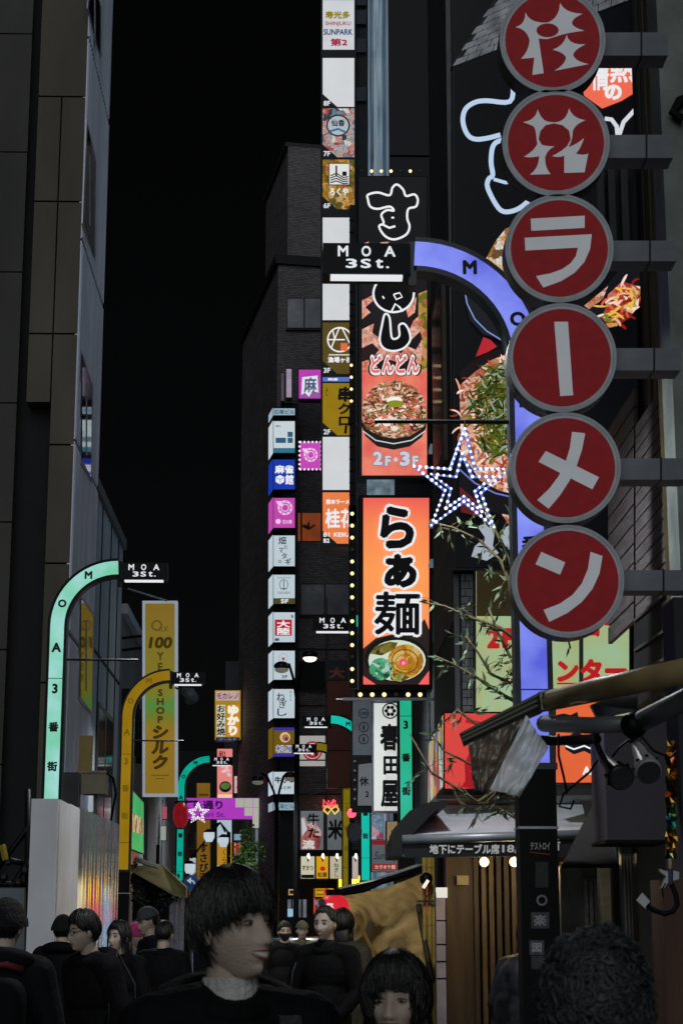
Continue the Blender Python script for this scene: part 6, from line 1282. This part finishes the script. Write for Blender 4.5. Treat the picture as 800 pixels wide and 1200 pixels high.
def person(label, px, py, Y, face, hair='short', coat='0f1013', trous='0b0c0e', head_yaw=0, head_pitch=0, lean=0, vox=.011, scale=None, smile=0, arm=((.23, .02, 1.15, .2, -.06, .92), (.23, .02, 1.15, .2, -.06, .92)), detail=0, coat_mat=None, collar=None, hood=False, hairn=None, hairm=None, bulk=1.0, head_dx=0, stride=.0, cap=None, mask=False, beanie=False):
    """px,py: top of the head in the photograph; face: facing in degrees, 0 = towards the camera, 90 = towards +x"""
    top = P(px, py, Y); H = top.z; S = scale or H/1.75; t = thing('person', label, 'person', (top.x, Y, 0), 'people in the crowd' if not detail else None)
    t.rotation_euler = (0, 0, R(face)); t.scale = (S, S, S)
    V = Vector; ln = math.radians(lean)
    def up(p): # lean the upper body forwards about the hips
        p = V(p)
        if p.z > .95: d = p.z-.95; return V((p.x, p.y-math.sin(ln)*d, .95+math.cos(ln)*d + (p.y*0)))
        return p
    nk0, nk1 = up((0, .02, 1.43)), up((0, .0, 1.56)); hcen = up((head_dx, -.015, HC)); 
    HM = Matrix.Translation(hcen) @ Matrix.Rotation(R(head_yaw), 4, 'Z') @ Matrix.Rotation(R(head_pitch), 4, 'X')
    b = MB()
    limb(b, [nk0, nk1], [.06, .054]); b.ball(up((0, .01, 1.28)), .16, 16, 12, 0, (1.05, .68, 1.1)); b.ball(up((0, 0, 1.08)), .14, 16, 12, 0, (1.02, .75, 1.2)); b.ball(up((0, .01, .95)), .155, 16, 12, 0, (1.08, .8, .9)); limb(b, [up((-.16, .01, 1.41)), up((.16, .01, 1.41))], [.06, .06])
    arms = []
    for sx, a in zip((-1, 1), arm):
        sh, el, wr = up((sx*.175, .01, 1.40)), up((sx*a[0], a[1], a[2])), up((sx*a[3], a[4], a[5])); arms.append((sh, el, wr))
        limb(b, [sh, sh.lerp(el, .5), el, el.lerp(wr, .5), wr], [.058, .05, .043, .037, .029], 10)
        d = (wr-el).normalized(); side = V((sx, 0, 0)); fw_ = d.cross(side).normalized()*sx; pm = wr+d*.055
        b.ball(pm, .042, 10, 8, 0, (.55, 1, 1.1), Matrix((side, fw_, d)).transposed() if True else None)
        for k in range(4):
            f0 = wr+d*.085+fw_*(-.027+k*.018); L = (.07, .078, .075, .058)[k]; curl = -side*.012
            limb(b, [f0, f0+d*L*.5+curl*.4, f0+d*L+curl*1.5], [.0092, .0085, .007], 6)
        limb(b, [wr+d*.03+fw_*-.03, wr+d*.06+fw_*-.052, wr+d*.09+fw_*-.058], [.012, .010, .008], 6)
    legs = []
    for sx in (-1, 1):
        st = stride*sx; hp, kn, an = V((sx*.09, 0, .92)), V((sx*.1, -.03-st*.6, .5)), V((sx*.105, .02-st, .09)); legs.append((hp, kn, an))
        limb(b, [hp, hp.lerp(kn, .5), kn, kn.lerp(an, .4), an], [.088, .08, .058, .056, .04], 12); limb(b, [an, an+V((sx*.01, -.14, -.05))], [.042, .03], 8)
    me = remesh(b, vox, 3)
    hb = MB(); q = 56 if detail else 36; add_head(hb, HM, smile, q, q)
    bm = bmesh.new(); bm.from_mesh(me); hm = bpy.data.meshes.new('h'); hm.from_pydata([tuple(v) for v in hb.v], [], hb.f)
    for i_, p_ in enumerate(hm.polygons): p_.material_index = hb.m[i_]
    bm.from_mesh(hm); bmesh.ops.recalc_face_normals(bm, faces=bm.faces); bm.to_mesh(me); bm.free(); bpy.data.meshes.remove(hm)
    link_mesh(me, 'body', [SKIN, LIPS, BROW, TEETH, EYEW, IRIS], t)
    # coat
    B = bulk; c = MB()
    c.ball(up((0, .012, 1.28)), .185*B, 18, 12, 0, (1.07, .74, 1.0)); c.ball(up((0, .0, 1.05)), .18*B, 18, 12, 0, (1.03, .78, 1.4)); limb(c, [up((-.165, .01, 1.41)), up((0, .015, 1.435)), up((.165, .01, 1.41))], [.075*B, .085, .075*B], 14)
    c.tube([up((0, .0, 1.0)), V((0, 0, .78)), V((0, 0, .72))], [.19*B, .195*B, .19*B], 18)
    c.tube([up((.085*math.cos(R(a)), .012+.08*math.sin(R(a)), 1.452+.012*math.sin(R(a)))) for a in range(0, 361, 24)], .03, 10)
    for sh, el, wr in arms: limb(c, [sh, sh.lerp(el, .5), el, el.lerp(wr, .55), el.lerp(wr, .96)], [.08*B, .074*B, .066*B, .06*B, .052*B], 12)
    cm = coat_mat or mat(coat, .8, 0, .3, 8, .25, 35, (1, 1, 1), .12)
    link_mesh(remesh(c, vox, 2), 'coat', [cm], t, .005, 6)
    if collar:
        kb = MB(); n = 20
        for (r0, z0, r1, z1) in ((.072, 1.45, .066, 1.505), (.066, 1.505, .061, 1.52), (.061, 1.52, .058, 1.50)):
            for j in range(n):
                a0, a1 = 2*math.pi*j/n, 2*math.pi*(j+1)/n
                kb.poly([up((r0*math.cos(a0), .012+r0*math.sin(a0)*1.05, z0)), up((r0*math.cos(a1), .012+r0*math.sin(a1)*1.05, z0)), up((r1*math.cos(a1), .008+r1*math.sin(a1)*1.05, z1)), up((r1*math.cos(a0), .008+r1*math.sin(a0)*1.05, z1))])
        lk(kb, 'collar', mat(collar, .85, 0, .2, 20, .6, 80), t)
    if hood:
        hk = MB(); n = 22; pts = []
        for j in range(n+1):
            a = R(-50)+R(280)*j/n; pts.append(up((.13*math.cos(a)*1.05, .03+.11*math.sin(a), 1.455+.03*math.sin(a))))
        hk.tube(pts, [.02+.028*math.sin(math.pi*j/n) for j in range(n+1)], 10); lk(hk, 'hood', cm, t)
    tb = MB()
    for hp, kn, an in legs: limb(tb, [hp, hp.lerp(kn, .5), kn, kn.lerp(an, .5), an], [.1, .093, .075, .068, .06], 12)
    tb.ball((0, .01, .9), .165, 16, 10, 0, (1.05, .8, .8)); link_mesh(remesh(tb, vox*1.3, 2), 'trousers', [mat(trous, .8, 0, .3, 8, .4, 30)], t, .005, 9)
    for hp, kn, an in legs:
        sb = MB(); limb(sb, [an+V((0, .03, -.05)), an+V((0, -.06, -.055)), an+V((0, -.15, -.06))], [.047, .045, .036], 10); sb2 = lk(sb, 'shoe', BLK, t)
    # hair: an under-shell plus many tapered locks
    hm_ = hairm or HAIRM; r = random.Random(int(px*7+py)); hr = MB()
    if hair:
        long_ = hair in ('long', 'bob'); cur = hair == 'curly'
        off = {'short': .016, 'bowl': .019, 'long': .016, 'bob': .022, 'curly': .012, 'crop': .008, 'tied': .012}[hair]
        def hl(ph):    # polar angle of the hair line by azimuth from the face
            a = abs(((ph+math.pi) % (2*math.pi))-math.pi)
            fr_ = {'short': 62, 'bowl': 76, 'long': 60, 'bob': 74, 'curly': 60, 'crop': 50, 'tied': 48}[hair]; sd = {'short': 88, 'bowl': 92, 'long': 105, 'bob': 108, 'curly': 100, 'crop': 85, 'tied': 80}[hair]; bk_ = {'short': 122, 'bowl': 126, 'long': 135, 'bob': 135, 'curly': 140, 'crop': 118, 'tied': 115}[hair]
            return R(fr_+(sd-fr_)*sm(.5, 1.25, a) if a < 1.35 else sd+(bk_-sd)*sm(1.35, 2.2, a))
        N, Mq = 48, 16; vs = []
        for i in range(Mq+1):
            for j in range(N):
                ph = 2*math.pi*j/N; th = hl(ph)*i/Mq; k = off*(1-.75*(i/Mq)**6)
                p = head_pt(th, ph) if th > .02 else V((0, 0, .118)); n_ = V((p.x/.077**2, p.y/.096**2, p.z/.118**2)).normalized()
                vs.append(p+n_*(k+.004*noise.noise(p*40)*(1 if not cur else 3)+(.008*noise.noise(p*17) if cur else 0)))
        o = len(hr.v); hr.v += [HM @ v for v in vs]
        for i in range(Mq): 
            for j in range(N): hr.f.append((o+i*N+j, o+(i+1)*N+j, o+(i+1)*N+(j+1) % N, o+i*N+(j+1) % N)); hr.m.append(0)
        clumps = [(math.acos(1-r.random()*1.7), r.uniform(0, 6.28), r.uniform(.008, .03)) for _ in range(110)]
        nl = hairn or (900 if detail else 160)
        for _ in range(nl):
            ph = r.uniform(-math.pi, math.pi); a = abs(ph); e_ = hl(ph)*r.uniform(.84, 1.08); s0 = e_*r.uniform(.05, .55) if not cur else e_*r.uniform(.05, .9); K = 6; pts = []; dphi = r.uniform(-.3, .3)+.12
            if cur:
                cl_ = clumps[r.randrange(len(clumps))]; s0 = max(.05, cl_[0]+r.gauss(0, .13)); ph = cl_[1]+r.gauss(0, .14)/max(.3, math.sin(s0)); p = head_pt(s0, ph); n_ = V((p.x/.077**2, p.y/.096**2, p.z/.118**2)).normalized(); u = n_.orthogonal().normalized(); v_ = n_.cross(u); q0 = r.uniform(0, 6.3); rad_ = r.uniform(.009, .02)
                for k in range(9): ang = q0+k*.7; pts.append(HM @ (p+n_*(.016+cl_[2]*k/8*r.uniform(.8, 1.1))+(u*math.cos(ang)+v_*math.sin(ang))*rad_))
                w_ = r.uniform(.0018, .0042); hr.tube(pts, [w_]*6+[w_*.8, w_*.5, w_*.2], 4, 0, False); continue
            lift = off*r.uniform(.75, 1.25)
            for k in range(K+1):
                t_ = k/K; th = s0+(e_-s0)*t_; p = head_pt(th, ph+dphi*t_); n_ = V((p.x/.077**2, p.y/.096**2, p.z/.118**2)).normalized(); pts.append(HM @ (p+n_*(lift*(1-.55*t_**4))))
            if long_ and a > .75:
                L = r.uniform(.1, .2) if hair == 'long' else r.uniform(.03, .085)
                for k in range(1, 5): pts.append(pts[K]+V((r.uniform(-.006, .006)+(.012 if hair == 'long' else -.006)*(1 if (HM.inverted() @ pts[K]).x > 0 else -1)*k/4*(1 if not hair == 'bob' else 1), r.uniform(-.005, .005)+.012*k/4, -L*k/4)))
            w_ = r.uniform(.0022, .0045)*(1 if detail else 1.6); n2 = len(pts); hr.tube(pts, [w_*(1-.85*(k/(n2-1))**2) for k in range(n2)], 3, 0, False)
        if hair == 'long':
            hr.ball(HM @ V((0, .05, -.1)), .085, 16, 12, 0, (1.05, .55, 1.4))
        if hair == 'bob':
            for sx in (-1, 1): hr.ball(HM @ V((sx*.075, .03, -.075)), .05, 14, 10, 0, (.5, 1.1, 1.3))
            hr.ball(HM @ V((0, .06, -.07)), .085, 16, 12, 0, (1.0, .5, 1.1))
        if hair == 'tied': hr.ball(HM @ V((0, .1, -.0)), .035, 12, 8)
        hr_o = lk(hr, 'hair', hm_, t, True)
    if beanie:
        bn_ = MB(); N, Mq = 32, 12; vs = []
        for i in range(Mq+1):
            for j in range(N):
                ph = 2*math.pi*j/N; th = R(92)*i/Mq; p = head_pt(max(th, .02), ph); n_ = V((p.x/.077**2, p.y/.096**2, p.z/.118**2)).normalized(); vs.append(HM @ (p+n_*(.024+(.006 if i > 9 else 0))))
        bn_.add(vs, [(i*N+j, (i+1)*N+j, (i+1)*N+(j+1) % N, i*N+(j+1) % N) for i in range(Mq) for j in range(N)]); lk(bn_, 'beanie', mat(beanie, .9, 0, .3, 20, .6, 60), t, True)
    if cap:
        cb_ = MB(); N, Mq = 32, 10; vs = []
        for i in range(Mq+1):
            for j in range(N):
                ph = 2*math.pi*j/N; th = R(74)*i/Mq; p = head_pt(max(th, .02), ph); n_ = V((p.x/.077**2, p.y/.096**2, p.z/.118**2)).normalized(); vs.append(HM @ (p+n_*.022))
        cb_.add(vs, [(i*N+j, (i+1)*N+j, (i+1)*N+(j+1) % N, i*N+(j+1) % N) for i in range(Mq) for j in range(N)])
        cb_.prism([HM @ V((.075*math.sin(a_), -.075*math.cos(a_)-(.075*math.cos(a_)**2 if k_ else 0), .045-(.015 if k_ else 0))) for k_, rng in ((0, range(-8, 9)), (1, range(8, -9, -1))) for a_ in [q_*.16 for q_ in rng]], HM.to_3x3() @ V((0, 0, .006)))
        lk(cb_, 'cap', mat(cap, .8, 0, .2, 10), t, True)
    if mask:
        mk = MB(); N = 14; vs = []
        for i in range(7):
            for j in range(N+1):
                p = head_pt(R(100+i*9), -1.25+2.5*j/N); n_ = V((p.x/.077**2, p.y/.096**2, p.z/.118**2)).normalized(); vs.append(HM @ (p+n_*.008))
        mk.add(vs, [(i*(N+1)+j, (i+1)*(N+1)+j, (i+1)*(N+1)+j+1, i*(N+1)+j+1) for i in range(6) for j in range(N)]); lk(mk, 'face_mask', mat('0d0e10', .7), t, True)
    t['hm'] = 0; del t['hm']; t_h[t.name] = HM; return t
t_h = {}
def lk(mb, name, m, parent, smooth=True):
    """link a mesh given in the figure's own coordinates"""
    me = bpy.data.meshes.new(name); me.from_pydata([tuple(v) for v in mb.v], [], mb.f); me.materials.append(m) if not isinstance(m, list) else [me.materials.append(x) for x in m]
    me.polygons.foreach_set('material_index', mb.m if isinstance(m, list) else [0]*len(mb.f))
    b = bmesh.new(); b.from_mesh(me); bmesh.ops.recalc_face_normals(b, faces=b.faces); b.to_mesh(me); b.free()
    if smooth: me.polygons.foreach_set('use_smooth', [True]*len(me.polygons))
    o = bpy.data.objects.new(name, me); COL.objects.link(o); o.parent = parent; return o
def local_thing(name, label, cat, ref, group=None):
    """a carried thing standing in its carrier's own frame"""
    o = thing(name, label, cat, ref.location, group); o.rotation_euler = ref.rotation_euler; o.scale = ref.scale; return o
V = Vector
# the young man close to the camera
m1 = person('smiling young man in profile with thick black hair and a white crew neck', 272, 1024, 4.2, 12, 'bowl', '0b0c0f', '0c0d10', 37, -4, 0, .006, None, 1, detail=1, collar='b8b8b4', hood=True, bulk=1.08, hairn=1500)
st = MB(); st.add([(.085, -.142, 1.44), (.135, -.135, 1.44), (.145, -.165, 1.2), (.1, -.172, 1.2), (.085, -.13, 1.44), (.135, -.123, 1.44), (.145, -.15, 1.2), (.1, -.155, 1.2)], [(0, 1, 2, 3), (4, 7, 6, 5), (0, 4, 5, 1), (1, 5, 6, 2), (2, 6, 7, 3), (3, 7, 4, 0)])
bpk = local_thing('backpack', 'dark backpack worn by the young man with the white collar', 'backpack', m1)
lk(st, 'strap', mat('2a2e33', .7, 0, .2, 20, .4, 80), bpk, False); sb = MB(); sb.ball((.12, -.168, 1.29), .008, 10, 8); lk(sb, 'button', mat('9a9ca0', .4, .5), bpk)
pk = MB(); pk.ball((0, .23, 1.2), .16, 16, 12, 0, (.9, .6, 1.3), None, .5); lk(pk, 'bag', mat('15171a', .7, 0, .3, 12), bpk)
m2 = person('woman with a straight dark bob and fringe and a faint smile', 464, 1122, 4.6, -8, 'bob', '1a1b1e', '0c0d10', -6, -2, 0, .006, None, 1, detail=1, coat_mat=mat('24252a', .7, 0, .3, 8, .4, 40), hairn=1700, hood=True)
m3 = person('person seen from behind with a mop of curly black hair', 698, 1106, 3.2, 178, 'curly', '0c0d0f', detail=1, hairn=3000, vox=.008, hairm=mat('303338', .5, 0, .5, 12, spec=.5))
# the crowd
GL_ARM = ((.25, .03, 1.15, .22, .02, .88), (.25, .03, 1.15, .22, .02, .88))
p_ = person('person in dark hooded coat seen from behind at the frame edge by the site board', 8, 1056, 9.2, 176, 'crop', '101216', head_yaw=-8, arm=GL_ARM, bulk=1.1, vox=.009, beanie='0c0d0f', hood=True)
bk = local_thing('backpack', 'black backpack on the person by the site board', 'backpack', p_); q = MB(); q.ball((0, .2, 1.16), .17, 20, 14, 0, (.95, .55, 1.35), None, .5); q.ball((0, .29, 1.08), .11, 16, 12, 0, (1, .35, .8), None, .5); lk(q, 'bag', mat('0c0e11', .75, 0, .3, 10, spec=.1), bk); q = MB(); q.tube([(-.12, .12, 1.42), (-.05, .16, 1.45), (.05, .16, 1.45), (.12, .12, 1.42)], .02, 8); lk(q, 'strap', mat('5a1c22', .7), bk)
person('person in a black knit hat and padded coat walking away beside the hoarding', 74, 1074, 16.5, 172, 'crop', '0d0e11', beanie='0b0b0d', hood=True, bulk=1.15, arm=((.27, .03, 1.14, .22, -.08, 1.0), (.27, .03, 1.14, .22, -.08, 1.0)))
gm = person('man in glasses and a high dark scarf leaning forward towards the hoarding', 120, 1066, 11.5, -48, 'short', '0f0f12', head_yaw=-12, head_pitch=8, lean=10, vox=.009, bulk=1.1, hood=True, detail=0, hairn=500)
HM = t_h[gm.name]; g = MB()
for sx in (-1, 1):
    g.tube([HM @ V((sx*.031+.021*math.cos(a), -.098+abs(sx*.021*math.cos(a))*.2, .002+.016*math.sin(a))) for a in [R(24*k) for k in range(16)]], .0019, 5); g.tube([HM @ V((sx*.052, -.095, .006)), HM @ V((sx*.078, -.04, .006)), HM @ V((sx*.08, .01, 0))], .002, 5)
g.tube([HM @ V((-.01, -.1, .006)), HM @ V((.01, -.1, .006))], .0018, 5); lk(g, 'glasses', mat('15151a', .3, .2), gm)
def shoulder_bag(ref, label, side=1, h='17181b', z=.95):
    o = local_thing('shoulder_bag', label, 'bag', ref); q = MB(); q.box(side*.2-.06, side*.2+.1, -.16, .14, z-.16, z+.1); bo = lk(q, 'bag', mat(h, .6, 0, .3, 10), o, False)
    q = MB(); q.tube([(side*.24, -.1, z+.1), (side*.22, -.09, 1.3), (side*.17, .0, 1.49), (side*.22, .1, 1.3), (side*.24, .1, z+.1)], .009, 6); lk(q, 'strap', mat('26282c', .6), o); return o
shoulder_bag(gm, 'dark shoulder bag carried by the man in glasses', 1, '1c1e22')
person('woman with long black hair half hidden behind the man in glasses', 142, 1080, 14.5, -30, 'long', '0c0c0f', head_yaw=-10)
pkh = person('person in a bright pink hat and white top beyond the crowd', 159, 1069, 18.5, 30, None, 'a8a8ac', beanie='c8407e', coat_mat=mat('8f9094', .7, 0, .3, 12), scale=.95)
person('man in a dark cap with a grey peak turning towards the pink hat', 176, 1064, 18, -70, 'crop', '11131a', cap='3a3d42', head_pitch=14)
person('man with cropped hair and a black jacket seen from behind by the beige canopy', 192, 1079, 16.5, 165, 'crop', '0e0f12', arm=GL_ARM, bulk=1.1, head_pitch=8)
person('person wearing a black face mask with a red lit brow', 333, 1076, 23, 12, 'short', '121317', mask=True, scale=.97)
person('man in an olive jacket and matching cap facing the camera', 354, 1069, 26, 4, 'crop', '3e3c2c', coat_mat=mat('5c5843', .8, 0, .2, 10, .3, 40), cap='4a4630', scale=.98, collar='6a6650')
cw = person('woman in a black roll-neck jumper and pale trousers turning her head', 382, 1063, 13.6, -22, 'tied', '0a0a0c', '5a5a5e', head_yaw=-6, vox=.009, collar='0a0a0c', smile=1, arm=((.25, -.02, 1.15, .16, -.16, 1.0), (.25, -.02, 1.15, .16, -.16, 1.0)), hairn=400)
shoulder_bag(cw, 'small dark bag held by the woman in the black roll-neck', -1, '121316', 1.0)
person('person with wavy dark hair and a khaki jacket behind the roll-neck woman', 400, 1066, 15.2, 160, 'long', '2c2a1e', coat_mat=mat('35332a', .8, 0, .25, 10, .3, 40), bulk=1.05)
person('person in a dark patterned jacket leaning by the shop slats', 600, 1074, 12.6, 120, 'long', '141518', coat_mat=mat('23262b', .6, 0, .9, 9, .2, 30, (1, 1, 1), .3, '0a0a0c'), lean=12, bulk=1.1)
person('person in a dark knit hat inside the shop doorway', 670, 1076, 13.4, 170, 'crop', '121214', beanie='3a3836')
person('person in a peaked cap behind the lamp base in the doorway', 657, 1066, 14.0, 150, 'crop', '1c1a1a', cap='2e2a26')

bpy.data.scenes.remove(WS)
